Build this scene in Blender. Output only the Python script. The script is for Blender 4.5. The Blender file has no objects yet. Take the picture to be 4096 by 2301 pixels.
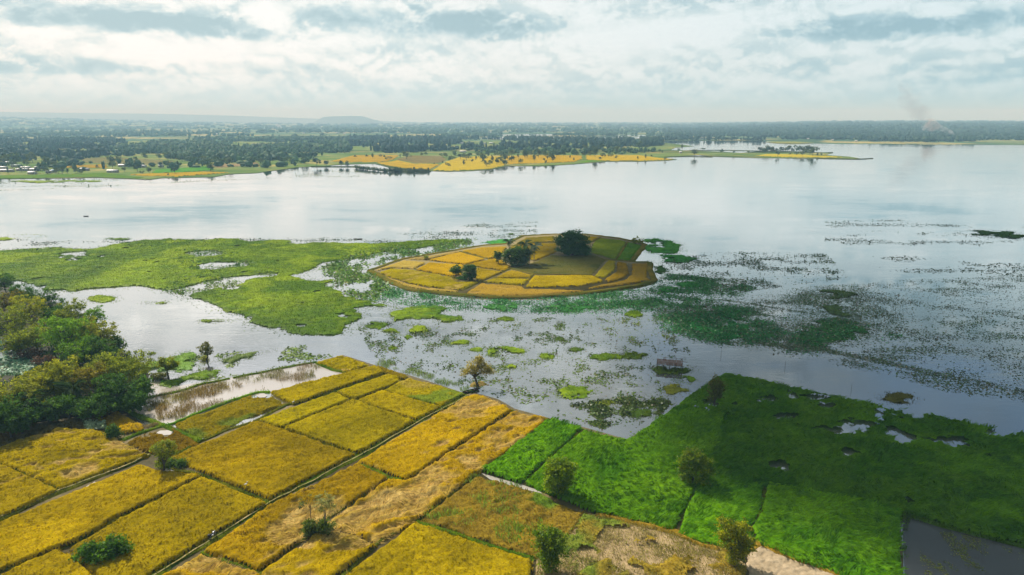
import bpy, math, random
import numpy as np

# ------------------------------------------------------------------ camera, sky, sun, exposure
sc = bpy.context.scene
COL = sc.collection
R = math.radians
CAM_H = 65.0
PITCH = R(13.76)
FPX = 4096 * 24.0 / 36.0          # focal length in photograph pixels
SUN_AZ = R(-40.0)                 # seen from the camera, left of straight ahead
SUN_EL = R(43.0)

cam_d = bpy.data.cameras.new('camera')
cam_d.sensor_width = 36.0
cam_d.lens = 24.0
cam_d.clip_start = 1.0
cam_d.clip_end = 60000.0
cam = bpy.data.objects.new('camera', cam_d)
cam.location = (0, 0, CAM_H)
cam.rotation_euler = (R(90) - PITCH, 0, 0)
COL.objects.link(cam)
sc.camera = cam

sc.view_settings.view_transform = 'Standard'
sc.view_settings.look = 'None'
sc.view_settings.exposure = 0.32
sc.view_settings.gamma = 1.0
sc.view_settings.use_curve_mapping = False
sc.render.engine = 'CYCLES'
sc.cycles.use_denoising = True
sc.cycles.max_bounces = 6
sc.cycles.diffuse_bounces = 2
sc.cycles.glossy_bounces = 2
sc.cycles.transmission_bounces = 2
sc.cycles.transparent_max_bounces = 6
sc.cycles.volume_bounces = 0
sc.cycles.caustics_reflective = False
sc.cycles.caustics_refractive = False
sc.cycles.sample_clamp_indirect = 4.0


def pix_dir(x, y):
    cx = (x - 2048.0) / FPX
    cy = (1150.5 - y) / FPX
    cp, sp = math.cos(PITCH), math.sin(PITCH)
    return np.array([cx, cy * sp + cp, cy * cp - sp])


def W(x, y, z=0.0):
    """the point of the place at height z that the photograph shows at (x, y)"""
    d = pix_dir(x, y)
    t = (z - CAM_H) / d[2]
    return np.array([d[0] * t, d[1] * t])


def AE(x, y):
    d = pix_dir(x, y)
    d = d / np.linalg.norm(d)
    return math.atan2(d[0], d[1]), math.asin(d[2])


class G:
    """small helper to write node graphs as expressions"""
    def __init__(self, tree):
        self.t = tree
        self.n = tree.nodes
        self.l = tree.links

    def put(self, sock, v):
        if isinstance(v, bpy.types.NodeSocket):
            self.l.new(v, sock)
        else:
            sock.default_value = v

    def m(self, op, a, b=0.0, c=0.0, clamp=False):
        n = self.n.new('ShaderNodeMath')
        n.operation = op
        n.use_clamp = clamp
        self.put(n.inputs[0], a)
        self.put(n.inputs[1], b)
        self.put(n.inputs[2], c)
        return n.outputs[0]

    def add(self, a, b): return self.m('ADD', a, b)
    def sub(self, a, b): return self.m('SUBTRACT', a, b)
    def mul(self, a, b): return self.m('MULTIPLY', a, b)

    def ss(self, v, lo, hi, a=0.0, b=1.0):
        n = self.n.new('ShaderNodeMapRange')
        n.interpolation_type = 'SMOOTHSTEP'
        self.put(n.inputs['Value'], v)
        self.put(n.inputs['From Min'], lo)
        self.put(n.inputs['From Max'], hi)
        self.put(n.inputs['To Min'], a)
        self.put(n.inputs['To Max'], b)
        return n.outputs[0]

    def xyz(self, x, y, z):
        n = self.n.new('ShaderNodeCombineXYZ')
        self.put(n.inputs[0], x)
        self.put(n.inputs[1], y)
        self.put(n.inputs[2], z)
        return n.outputs[0]

    def noise(self, vec, scale, detail=4.0, rough=0.5, dist=0.0, color=False):
        n = self.n.new('ShaderNodeTexNoise')
        if vec is not None:
            self.put(n.inputs['Vector'], vec)
        n.inputs['Scale'].default_value = scale
        n.inputs['Detail'].default_value = detail
        n.inputs['Roughness'].default_value = rough
        n.inputs['Distortion'].default_value = dist
        return n.outputs['Color' if color else 'Fac']

    def mix(self, f, a, b, mode='MIX'):
        n = self.n.new('ShaderNodeMix')
        n.data_type = 'RGBA'
        n.blend_type = mode
        self.put(n.inputs['Factor'], f)
        self.put(n.inputs[6], a if isinstance(a, bpy.types.NodeSocket) else (*a[:3], 1.0))
        self.put(n.inputs[7], b if isinstance(b, bpy.types.NodeSocket) else (*b[:3], 1.0))
        return n.outputs[2]

    def ramp(self, f, stops):
        n = self.n.new('ShaderNodeValToRGB')
        e = n.color_ramp.elements
        while len(e) < len(stops):
            e.new(0.5)
        for el, (p, c) in zip(e, stops):
            el.position = p
            el.color = (*c[:3], 1.0)
        self.put(n.inputs[0], f)
        return n.outputs[0]


# --- world: Nishita daylight behind broken cloud
world = bpy.data.worlds.new('World')
sc.world = world
world.use_nodes = True
g = G(world.node_tree)
for n in list(g.n):
    g.n.remove(n)
out = g.n.new('ShaderNodeOutputWorld')
bg = g.n.new('ShaderNodeBackground')
bg.inputs['Strength'].default_value = 0.082
g.l.new(bg.outputs[0], out.inputs[0])
sky = g.n.new('ShaderNodeTexSky')
sky.sky_type = 'NISHITA'
sky.sun_disc = False
sky.sun_elevation = SUN_EL
sky.sun_rotation = SUN_AZ
sky.dust_density = 2.0
tc = g.n.new('ShaderNodeTexCoord')
sep = g.n.new('ShaderNodeSeparateXYZ')
vec = tc.outputs['Generated']
g.l.new(vec, sep.inputs[0])
X, Y, Z = sep.outputs
az = g.m('ARCTAN2', X, Y)
el = g.m('ARCSINE', Z)
ela = g.m('MAXIMUM', el, 0.0)
den = g.add(g.m('MAXIMUM', Z, 0.0), 0.10)
plane = g.xyz(g.m('DIVIDE', X, den), g.m('DIVIDE', Y, den), 0.0)
ae = g.xyz(g.mul(az, 7.0), g.mul(el, 17.0), 0.0)
w1 = g.sub(g.noise(ae, 1.3, 6.0, 0.62), 0.5)
w2 = g.sub(g.noise(g.xyz(g.mul(az, 7.0), g.mul(el, 15.0), 4.3), 3.4, 7.0, 0.66), 0.5)
layer = g.sub(g.noise(plane, 0.62, 5.0, 0.55), 0.5)
nA = g.noise(g.xyz(g.mul(az, 8.0), g.mul(el, 13.0), 9.1), 1.9, 10.0, 0.63, 0.25)
nB = g.noise(g.xyz(g.mul(g.add(az, 0.003), 8.0), g.mul(g.add(el, 0.009), 13.0), 9.1), 1.9, 10.0, 0.63, 0.25)
fl = g.sub(g.ss(nA, 0.40, 0.64), 0.5)
lit = g.m('MINIMUM', g.m('MAXIMUM', g.mul(g.sub(nA, nB), 3.4), -0.14), 0.45)
# broken cloud everywhere, plus larger banks, those above the frame added for the lake's reflections
val = g.add(g.add(0.67, g.mul(fl, 0.22)), lit)
val = g.add(val, g.mul(w1, 0.35))
val = g.add(val, g.mul(layer, 0.7))
# two layers of cumulus with lit tops and soft grey undersides
for s_, k_, thr, wgt in ((6.0, 21.7, 0.53, 0.55), (11.0, 33.3, 0.55, 0.6)):
    cA = g.noise(g.xyz(g.mul(az, s_), g.mul(el, s_ * 1.5), k_), 1.5, 8.0, 0.58, 0.15)
    cB = g.noise(g.xyz(g.mul(g.add(az, 0.004), s_), g.mul(g.add(el, 0.010), s_ * 1.5), k_), 1.5, 8.0, 0.58, 0.15)
    shade = g.m('MINIMUM', g.m('MAXIMUM', g.add(0.66, g.mul(g.sub(cA, cB), 36.0 / s_)), 0.36), 1.0)
    mk = g.mul(g.ss(cA, thr, thr + 0.05), wgt)
    val = g.add(g.mul(val, g.sub(1.0, mk)), g.mul(shade, mk))
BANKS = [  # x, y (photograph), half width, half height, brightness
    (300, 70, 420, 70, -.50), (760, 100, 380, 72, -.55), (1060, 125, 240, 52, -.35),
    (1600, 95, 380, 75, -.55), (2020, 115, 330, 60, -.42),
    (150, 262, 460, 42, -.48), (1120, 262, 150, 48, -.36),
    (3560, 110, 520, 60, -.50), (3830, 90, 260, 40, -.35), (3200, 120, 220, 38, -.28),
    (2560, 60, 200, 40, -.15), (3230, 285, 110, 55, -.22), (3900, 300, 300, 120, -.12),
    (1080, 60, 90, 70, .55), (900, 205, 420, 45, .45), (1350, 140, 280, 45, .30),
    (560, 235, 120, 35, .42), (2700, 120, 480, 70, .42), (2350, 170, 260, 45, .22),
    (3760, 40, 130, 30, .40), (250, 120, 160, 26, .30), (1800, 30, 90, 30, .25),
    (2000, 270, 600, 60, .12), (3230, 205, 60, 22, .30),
    (3500, -380, 1200, 300, -.45), (900, -250, 700, 150, .30), (1900, -420, 500, 120, -.35), (3700, -850, 1300, 260, -.45), (2700, -260, 420, 120, .30), (500, -620, 520, 150, -.35), (1500, -720, 450, 180, .35), (2500, -800, 600, 140, -.35), (300, -950, 700, 160, .3),  # unseen banks above the frame, added to tone the lake's reflections
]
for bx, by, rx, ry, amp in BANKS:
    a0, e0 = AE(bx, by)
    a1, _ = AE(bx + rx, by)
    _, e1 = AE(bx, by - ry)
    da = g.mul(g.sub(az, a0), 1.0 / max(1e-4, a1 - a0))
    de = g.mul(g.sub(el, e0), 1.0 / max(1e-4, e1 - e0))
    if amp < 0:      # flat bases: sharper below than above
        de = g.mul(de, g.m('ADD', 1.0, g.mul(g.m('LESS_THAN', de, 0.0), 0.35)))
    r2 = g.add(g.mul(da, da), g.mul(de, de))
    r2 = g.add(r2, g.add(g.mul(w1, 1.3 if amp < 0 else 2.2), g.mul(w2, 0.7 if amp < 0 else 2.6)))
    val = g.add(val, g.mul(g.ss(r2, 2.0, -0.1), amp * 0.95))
# towards the horizon the air evens the clouds out
hz = g.ss(el, -0.01, 0.075)
val = g.add(g.mul(g.sub(1.0, hz), 0.56), g.mul(hz, val))
cloud = g.ramp(g.m('MULTIPLY', val, 1.0, clamp=True), [
    (0.0, (4.6, 6.1, 6.6)), (0.28, (5.9, 7.3, 7.7)), (0.52, (8.0, 8.8, 8.8)), (0.72, (9.6, 9.9, 9.7)), (1.0, (10.6, 10.6, 10.4))])
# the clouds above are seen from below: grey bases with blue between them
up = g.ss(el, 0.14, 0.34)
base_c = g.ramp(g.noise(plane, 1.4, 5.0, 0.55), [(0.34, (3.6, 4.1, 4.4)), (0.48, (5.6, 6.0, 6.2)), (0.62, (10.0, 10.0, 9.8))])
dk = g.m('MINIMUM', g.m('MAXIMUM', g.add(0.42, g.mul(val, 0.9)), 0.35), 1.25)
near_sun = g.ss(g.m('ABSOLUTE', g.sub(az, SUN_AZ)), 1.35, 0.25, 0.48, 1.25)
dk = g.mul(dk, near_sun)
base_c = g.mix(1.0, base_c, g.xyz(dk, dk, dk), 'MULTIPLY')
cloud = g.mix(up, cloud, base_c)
cover = g.ss(g.add(g.noise(plane, 0.8, 6.0, 0.58), g.mul(g.sub(1.0, up), 0.45)), 0.36, 0.52)
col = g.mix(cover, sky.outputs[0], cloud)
# air glow: warmer and brighter on the sun's side of the horizon, bluer away from it
side = g.ss(az, -0.75, 0.75)
tint = g.mix(side, (1.03, 1.02, 1.0), (0.68, 0.83, 0.91))
tint = g.mix(g.mul(g.sub(1.0, hz), 0.9), tint, g.mix(1.0, tint, (0.62, 0.87, 1.0), 'MULTIPLY'))
col = g.mix(1.0, col, tint, 'MULTIPLY')
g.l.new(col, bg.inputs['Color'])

sun_d = bpy.data.lights.new('sun', 'SUN')
sun_d.energy = 5.0
sun_d.angle = R(0.53)
sun_d.color = (1.0, 0.95, 0.86)
sun = bpy.data.objects.new('sun', sun_d)
COL.objects.link(sun)
# a sun lamp shines along its own -Z
sdir = (math.sin(SUN_AZ) * math.cos(SUN_EL), math.cos(SUN_AZ) * math.cos(SUN_EL), math.sin(SUN_EL))
from mathutils import Vector, Matrix
sun.rotation_euler = Vector(sdir).to_track_quat('Z', 'Y').to_euler()
sun.location = (-200, 200, 300)

# ------------------------------------------------------------------ helpers
RNG = np.random.default_rng(7)
_tab = np.random.default_rng(11).random((256, 256))


def vnoise(x, y, s, seed=0):
    x = np.asarray(x) / s + seed * 17.31
    y = np.asarray(y) / s + seed * 9.77
    xi = np.floor(x).astype(int)
    yi = np.floor(y).astype(int)
    fx = x - xi
    fy = y - yi
    fx = fx * fx * (3 - 2 * fx)
    fy = fy * fy * (3 - 2 * fy)
    a = _tab[xi & 255, yi & 255]
    b = _tab[(xi + 1) & 255, yi & 255]
    c = _tab[xi & 255, (yi + 1) & 255]
    d = _tab[(xi + 1) & 255, (yi + 1) & 255]
    return (a * (1 - fx) + b * fx) * (1 - fy) + (c * (1 - fx) + d * fx) * fy


def fbm(x, y, s, seed=0, o=4):
    v = 0.0
    a = 0.5
    t = 0.0
    for k in range(o):
        v = v + a * vnoise(x, y, s, seed + k * 3)
        t += a
        a *= 0.55
        s *= 0.5
    return v / t


def sst(v, a, b):
    t = np.clip((np.asarray(v, float) - a) / (b - a), 0, 1)
    return t * t * (3 - 2 * t)


def sdist(px, py, poly):
    """signed distance to a polygon, positive inside"""
    poly = np.asarray(poly)
    inside = np.zeros(px.shape, bool)
    d2 = np.full(px.shape, 1e18)
    n = len(poly)
    for i in range(n):
        x1, y1 = poly[i]
        x2, y2 = poly[(i + 1) % n]
        ex, ey = x2 - x1, y2 - y1
        L = ex * ex + ey * ey + 1e-12
        t = np.clip(((px - x1) * ex + (py - y1) * ey) / L, 0, 1)
        dx = px - (x1 + t * ex)
        dy = py - (y1 + t * ey)
        d2 = np.minimum(d2, dx * dx + dy * dy)
        cond = (y1 > py) != (y2 > py)
        xin = ex * (py - y1) / (ey if abs(ey) > 1e-12 else 1e-12) + x1
        inside ^= cond & (px < xin)
    d = np.sqrt(d2)
    return np.where(inside, d, -d)


def ldist(px, py, line):
    """distance to an open polyline"""
    d2 = np.full(px.shape, 1e18)
    for (x1, y1), (x2, y2) in zip(line[:-1], line[1:]):
        ex, ey = x2 - x1, y2 - y1
        L = ex * ex + ey * ey + 1e-12
        t = np.clip(((px - x1) * ex + (py - y1) * ey) / L, 0, 1)
        dx = px - (x1 + t * ex)
        dy = py - (y1 + t * ey)
        d2 = np.minimum(d2, dx * dx + dy * dy)
    return np.sqrt(d2)


def PW(pts, z=0.0):
    return np.array([W(x, y, z) for x, y in pts])


def nmesh(name, verts, faces, mat=None, cols=None, smooth=False):
    """mesh from numpy arrays; faces is an (n,3) or (n,4) int array or a list of such arrays"""
    if not isinstance(faces, (list, tuple)):
        faces = [faces]
    faces = [np.asarray(f, np.int32) for f in faces if len(f)]
    me = bpy.data.meshes.new(name)
    verts = np.asarray(verts, np.float32)
    me.vertices.add(len(verts))
    me.vertices.foreach_set('co', verts.ravel())
    idx = np.concatenate([f.ravel() for f in faces]) if faces else np.zeros(0, np.int32)
    tot = np.concatenate([np.full(len(f), f.shape[1], np.int32) for f in faces]) if faces else np.zeros(0, np.int32)
    start = np.concatenate([[0], np.cumsum(tot)[:-1]]).astype(np.int32) if len(tot) else np.zeros(0, np.int32)
    me.loops.add(len(idx))
    me.loops.foreach_set('vertex_index', idx)
    me.polygons.add(len(tot))
    me.polygons.foreach_set('loop_start', start)
    me.polygons.foreach_set('loop_total', tot)
    if smooth:
        me.polygons.foreach_set('use_smooth', np.ones(len(tot), bool))
    if cols is not None:
        at = me.color_attributes.new('Col', 'FLOAT_COLOR', 'POINT')
        c = np.ones((len(verts), 4), np.float32)
        c[:, :3] = cols
        at.data.foreach_set('color', c.ravel())
    me.update(calc_edges=True)
    if mat is not None:
        me.materials.append(mat)
    return me


def link(name, me, parent=None, loc=(0, 0, 0), rz=0.0, sc_=None):
    o = bpy.data.objects.new(name, me)
    COL.objects.link(o)
    o.location = loc
    if rz:
        o.rotation_euler = (0, 0, rz)
    if sc_ is not None:
        o.scale = sc_ if hasattr(sc_, '__len__') else (sc_, sc_, sc_)
    if parent is not None:
        o.parent = parent
    return o


def tag(o, label=None, cat=None, group=None, kind=None):
    if label:
        o['label'] = label
    if cat:
        o['category'] = cat
    if group:
        o['group'] = group
    if kind:
        o['kind'] = kind
    return o


class MB:
    """collects boxes and tubes into one mesh"""
    def __init__(self):
        self.v = []
        self.q = []
        self.t = []

    def nv(self):
        return sum(len(a) for a in self.v)

    def quadmesh(self, v, q=None, t=None):
        b = self.nv()
        self.v.append(np.asarray(v, float))
        if q is not None and len(q):
            self.q.append(np.asarray(q) + b)
        if t is not None and len(t):
            self.t.append(np.asarray(t) + b)

    def box(self, c, s, rz=0.0, ry=0.0):
        v = np.array([[x, y, z] for x in (-.5, .5) for y in (-.5, .5) for z in (-.5, .5)]) * np.array(s)
        if ry:
            cr, sr = math.cos(ry), math.sin(ry)
            v = np.stack([v[:, 0] * cr + v[:, 2] * sr, v[:, 1], -v[:, 0] * sr + v[:, 2] * cr], 1)
        cz, sz = math.cos(rz), math.sin(rz)
        v = np.stack([v[:, 0] * cz - v[:, 1] * sz, v[:, 0] * sz + v[:, 1] * cz, v[:, 2]], 1) + np.array(c)
        self.quadmesh(v, [[0, 1, 3, 2], [4, 6, 7, 5], [0, 4, 5, 1], [2, 3, 7, 6], [0, 2, 6, 4], [1, 5, 7, 3]])

    def tube(self, pts, rad, n=6, cap=True):
        pts = np.asarray(pts, float)
        k = len(pts)
        rad = np.broadcast_to(np.asarray(rad, float), (k,))
        tg = np.gradient(pts, axis=0)
        tg /= np.linalg.norm(tg, axis=1)[:, None] + 1e-9
        ref = np.array([0, 0, 1.0]) if abs(tg[0][2]) < .9 else np.array([1.0, 0, 0])
        vs = []
        for i in range(k):
            u = np.cross(tg[i], ref)
            u /= np.linalg.norm(u) + 1e-9
            w = np.cross(tg[i], u)
            for j in range(n):
                a = 2 * math.pi * j / n
                vs.append(pts[i] + rad[i] * (math.cos(a) * u + math.sin(a) * w))
        q = [[i * n + j, i * n + (j + 1) % n, (i + 1) * n + (j + 1) % n, (i + 1) * n + j] for i in range(k - 1) for j in range(n)]
        t = []
        if cap:
            vs.append(pts[0])
            vs.append(pts[-1])
            a, b = k * n, k * n + 1
            t = [[a, (j + 1) % n, j] for j in range(n)] + [[b, (k - 1) * n + j, (k - 1) * n + (j + 1) % n] for j in range(n)]
        self.quadmesh(vs, q, t)

    def mesh(self, name, mat, smooth=False):
        fs = []
        if self.q:
            fs.append(np.concatenate(self.q))
        if self.t:
            fs.append(np.concatenate(self.t))
        return nmesh(name, np.concatenate(self.v), fs, mat, smooth=smooth)

    def build(self, name, mat, parent=None, smooth=False, **kw):
        return link(name, self.mesh(name, mat, smooth), parent, **kw)


# ------------------------------------------------------------------ materials
def new_mat(name):
    m = bpy.data.materials.new(name)
    m.use_nodes = True
    gg = G(m.node_tree)
    for n in list(gg.n):
        gg.n.remove(n)
    o = gg.n.new('ShaderNodeOutputMaterial')
    return m, gg, o


def pos(gg):
    n = gg.n.new('ShaderNodeNewGeometry')
    return n.outputs['Position']


def leaf_mat(name, transl=0.35, gloss=0.06, rough=0.5, nscale=1.2, var=0.5, attr=True, col=(.1, .2, .03)):
    """plant material: own colour from the attribute, light passing through the blades"""
    m, gg, o = new_mat(name)
    if attr:
        a = gg.n.new('ShaderNodeAttribute')
        a.attribute_name = 'Col'
        c = a.outputs['Color']
    else:
        c = gg.mix(0.0, col, col)
    nz = gg.noise(pos(gg), nscale, 5.0, 0.65)
    c = gg.mix(1.0, c, gg.ramp(nz, [(0.3, (1 - var, 1 - var, 1 - var)), (0.7, (1 + var * .7, 1 + var * .7, 1 + var * .7))]), 'MULTIPLY')
    d = gg.n.new('ShaderNodeBsdfDiffuse')
    t = gg.n.new('ShaderNodeBsdfTranslucent')
    s = gg.n.new('ShaderNodeBsdfGlossy')
    s.inputs['Roughness'].default_value = rough
    gg.l.new(c, d.inputs['Color'])
    gg.l.new(c, t.inputs['Color'])
    m1 = gg.n.new('ShaderNodeMixShader')
    m1.inputs[0].default_value = transl
    gg.l.new(d.outputs[0], m1.inputs[1])
    gg.l.new(t.outputs[0], m1.inputs[2])
    m2 = gg.n.new('ShaderNodeMixShader')
    m2.inputs[0].default_value = gloss
    gg.l.new(m1.outputs[0], m2.inputs[1])
    gg.l.new(s.outputs[0], m2.inputs[2])
    gg.l.new(m2.outputs[0], o.inputs[0])
    return m


def plain_mat(name, a, b, scale=3.0, rough=0.8, metal=0.0, bump=0.0, detail=5.0):
    m, gg, o = new_mat(name)
    p = gg.n.new('ShaderNodeBsdfPrincipled')
    nz = gg.noise(pos(gg), scale, detail, 0.6)
    c = gg.ramp(nz, [(0.3, a), (0.7, b)])
    gg.l.new(c, p.inputs['Base Color'])
    p.inputs['Roughness'].default_value = rough
    p.inputs['Metallic'].default_value = metal
    p.inputs['Specular IOR Level'].default_value = 0.25
    if bump:
        bn = gg.n.new('ShaderNodeBump')
        bn.inputs['Distance'].default_value = bump
        gg.l.new(nz, bn.inputs['Height'])
        gg.l.new(bn.outputs[0], p.inputs['Normal'])
    gg.l.new(p.outputs[0], o.inputs[0])
    return m


def water_mat(name, mud_a, mud_b, fac_add=0.0, ior=1.5):
    """shallow silty water: the silt scatters light, the surface mirrors the sky"""
    m, gg, o = new_mat(name)
    P = pos(gg)
    sp = gg.n.new('ShaderNodeSeparateXYZ')
    gg.l.new(P, sp.inputs[0])
    big = gg.noise(P, 0.009, 4.0, 0.55)
    d = gg.n.new('ShaderNodeBsdfDiffuse')
    gg.l.new(gg.ramp(big, [(0.35, mud_a), (0.65, mud_b)]), d.inputs['Color'])
    gl = gg.n.new('ShaderNodeBsdfGlossy')
    st = gg.noise(gg.xyz(gg.mul(sp.outputs[0], 0.011), gg.mul(sp.outputs[1], 0.028), 0.0), 1.0, 5.0, 0.6)
    gl.inputs['Color'].default_value = (0.90, 0.915, 0.92, 1)
    gg.l.new(gg.ss(st, 0.42, 0.66, 0.015, 0.10), gl.inputs['Roughness'])
    bmp = gg.n.new('ShaderNodeBump')
    bmp.inputs['Strength'].default_value = 0.6
    bmp.inputs['Distance'].default_value = 0.06
    rip = gg.noise(gg.xyz(gg.mul(sp.outputs[0], 0.55), gg.mul(sp.outputs[1], 0.8), 0.0), 1.0, 3.0, 0.5)
    gg.l.new(gg.mul(rip, gg.ss(gg.add(gg.mul(st, 0.7), gg.mul(gg.noise(gg.xyz(gg.mul(sp.outputs[0], 0.05), gg.mul(sp.outputs[1], 0.12), 3.0), 1.0, 5.0, 0.65), 0.3)), 0.42, 0.58, 0.06, 1.0)), bmp.inputs['Height'])
    gg.l.new(bmp.outputs[0], gl.inputs['Normal'])
    fr = gg.n.new('ShaderNodeFresnel')
    fr.inputs['IOR'].default_value = ior
    mx = gg.n.new('ShaderNodeMixShader')
    gg.put(mx.inputs[0], gg.m('ADD', fr.outputs[0], fac_add, clamp=True))
    gg.l.new(d.outputs[0], mx.inputs[1])
    gg.l.new(gl.outputs[0], mx.inputs[2])
    gg.l.new(mx.outputs[0], o.inputs[0])
    return m


M = {}
M['water'] = water_mat('lake_water', (.085, .088, .085), (.15, .145, .13), 0.40, 1.6)
M['puddle'] = water_mat('puddle_water', (.40, .35, .30), (.48, .43, .37), 0.12, 1.5)
M['pond'] = water_mat('pond_water', (.045, .05, .05), (.07, .07, .065), 0.03, 1.4)
M['rice'] = leaf_mat('ripe_rice', 0.30, 0.0, 0.6, 3.2, 0.42)
M['blade'] = leaf_mat('plant_blades', 0.5, 0.0, 0.5, 1.1, 0.35)
M['weed'] = leaf_mat('floating_weed', 0.2, 0.01, 0.5, 0.35, 0.45)
M['leaf'] = leaf_mat('tree_leaves', 0.58, 0.015, 0.5, 0.7, 0.30)
M['lotus'] = leaf_mat('lotus_leaves', 0.15, 0.03, 0.4, 0.25, 0.35)
M['bark'] = plain_mat('bark', (.045, .035, .025), (.11, .09, .065), 6.0, 0.9)
M['bark_pale'] = plain_mat('pale_bark', (.16, .13, .09), (.30, .25, .18), 6.0, 0.9)
M['mud'] = plain_mat('paddy_mud', (.075, .065, .02), (.17, .125, .045), 0.5, 0.8, 0, 0.15)
M['soil'] = plain_mat('island_soil', (.12, .10, .03), (.22, .17, .06), 0.5, 0.9)
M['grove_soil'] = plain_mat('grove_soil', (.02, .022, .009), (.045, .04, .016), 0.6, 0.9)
M['bed'] = plain_mat('lake_bed', (.16, .13, .09), (.24, .20, .14), 0.02, 0.9)
M['track'] = plain_mat('worn_track', (.16, .16, .03), (.40, .30, .12), 0.35, 0.9)
M['dry_mud'] = plain_mat('dried_mud', (.27, .20, .11), (.48, .37, .23), 0.9, 0.8, 0, 0.3)
M['wood'] = plain_mat('weathered_wood', (.065, .04, .028), (.17, .10, .075), 3.0, 0.9)
M['bare_mud'] = plain_mat('bare_mud', (.24, .17, .075), (.46, .33, .17), 0.35, 0.8, 0, 0.1)
M['wood_dark'] = plain_mat('dark_wood', (.035, .028, .022), (.08, .06, .045), 3.0, 0.8)
M['roof_white'] = plain_mat('pale_sheet_roof', (.62, .60, .58), (.85, .83, .80), 0.6, 0.5)
M['roof_grey'] = plain_mat('grey_sheet_roof', (.30, .32, .34), (.50, .52, .54), 0.6, 0.5)
M['roof_blue'] = plain_mat('blue_sheet_roof', (.10, .22, .42), (.16, .32, .55), 0.6, 0.5)
M['roof_red'] = plain_mat('red_sheet_roof', (.42, .13, .12), (.58, .22, .20), 0.6, 0.6)
M['roof_green'] = plain_mat('dark_green_roof', (.05, .12, .10), (.09, .19, .16), 0.6, 0.5)
M['wall'] = plain_mat('house_wall', (.32, .28, .23), (.52, .47, .40), 0.8, 0.85)
M['glass'] = plain_mat('dark_window', (.02, .025, .03), (.05, .06, .07), 1.0, 0.2)
M['door'] = plain_mat('door_wood', (.14, .08, .05), (.24, .15, .09), 2.0, 0.7)
M['black'] = plain_mat('black_paint', (.012, .012, .014), (.03, .03, .033), 4.0, 0.35)
M['rubber'] = plain_mat('rubber', (.015, .015, .015), (.03, .03, .03), 6.0, 0.8)
M['steel'] = plain_mat('bright_steel', (.55, .55, .57), (.75, .75, .77), 5.0, 0.25, 0.9)
M['white'] = plain_mat('white_feathers', (.75, .75, .73), (.88, .88, .86), 9.0, 0.7)
# ------------------------------------------------------------------ the large setting
from mathutils.geometry import tessellate_polygon


def sheet(name, pts2, z, mat, skirt=0.0):
    pts2 = [tuple(p) for p in pts2]
    v = [(x, y, z) for x, y in pts2]
    tris = tessellate_polygon([[Vector(p) for p in v]])
    n = len(v)
    F = []
    for a, b, c in tris:
        pa, pb, pc = v[a], v[b], v[c]
        if (pb[0] - pa[0]) * (pc[1] - pa[1]) - (pb[1] - pa[1]) * (pc[0] - pa[0]) < 0:
            b, c = c, b
        F.append((a, b, c))
    fs = [np.array(F)]
    if skirt:
        v = v + [(x, y, z - skirt) for x, y in pts2]
        fs.append(np.array([(i, (i + 1) % n, n + (i + 1) % n, n + i) for i in range(n)]))
    return link(name, nmesh(name, np.array(v), fs, mat))


def rough_line(pts, amp, step, seed=0):
    """subdivide a polygon outline and make it uneven"""
    pts = np.asarray(pts, float)
    o = []
    n = len(pts)
    for i in range(n):
        a, b = pts[i], pts[(i + 1) % n]
        k = max(1, min(60, int(np.linalg.norm(b - a) / step)))
        for j in range(k):
            o.append(a + (b - a) * j / k)
    o = np.array(o)
    o[:, 0] += (fbm(o[:, 0], o[:, 1], step * 4, seed) - .5) * 2 * amp
    o[:, 1] += (fbm(o[:, 0], o[:, 1], step * 4, seed + 5) - .5) * 2 * amp
    return o


# land that reaches the horizon
def zt(x, y):
    y = np.maximum(y, 1.0)
    a = np.asarray(x) / y
    z = 30 * sst(y, 2400, 5200) * sst(a, 0.22, 0.5)
    z = z + 12 * sst(y, 4200, 8000)
    z = z + 88 * sst(y, 5000, 9500) * sst(-a, 0.30, 0.80)
    z = z + (fbm(x, y, 1400, 3) - .5) * 16 * sst(y, 4000, 8000)
    z = z + (fbm(x, y, 500, 8) - .5) * 10 * sst(y, 2600, 4000) * sst(a, 0.2, 0.4)
    return 0.7 + z


SHORE_PX = np.array([(-2200, 565), (2600, 565), (2640, 563), (3054, 562), (3176, 571), (3351, 575), (3500, 575), (4096, 580), (6200, 596)], float)


def far_plain_mat():
    m, gg, o = new_mat('far_plain')
    P = pos(gg)
    v = gg.n.new('ShaderNodeTexVoronoi')
    v.inputs['Scale'].default_value = 0.0055
    gg.l.new(P, v.inputs['Vector'])
    sepc = gg.n.new('ShaderNodeSeparateColor')
    gg.l.new(v.outputs['Color'], sepc.inputs[0])
    f = gg.ramp(sepc.outputs[0], [(0.0, (.05, .10, .05)), (0.4, (.08, .15, .06)), (0.58, (.17, .22, .08)), (0.82, (.28, .27, .11)), (0.95, (.40, .34, .13))])
    nz = gg.noise(P, 0.02, 6.0, 0.7)
    c = gg.mix(gg.ss(nz, 0.50, 0.60), f, (.045, .085, .05))
    d = gg.n.new('ShaderNodeBsdfDiffuse')
    gg.l.new(c, d.inputs['Color'])
    gg.l.new(d.outputs[0], o.inputs[0])
    return m


def shore_mat():
    m, gg, o = new_mat('shore_meadow')
    P = pos(gg)
    nz = gg.noise(P, 0.012, 6.0, 0.65)
    c = gg.ramp(nz, [(0.3, (.05, .095, .025)), (0.45, (.09, .14, .035)), (0.56, (.14, .165, .05)), (0.63, (.26, .22, .07)), (0.7, (.20, .17, .07))])
    d = gg.n.new('ShaderNodeBsdfDiffuse')
    gg.l.new(c, d.inputs['Color'])
    gg.l.new(d.outputs[0], o.inputs[0])
    return m


M['plain'] = far_plain_mat()
M['shore'] = shore_mat()

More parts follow.
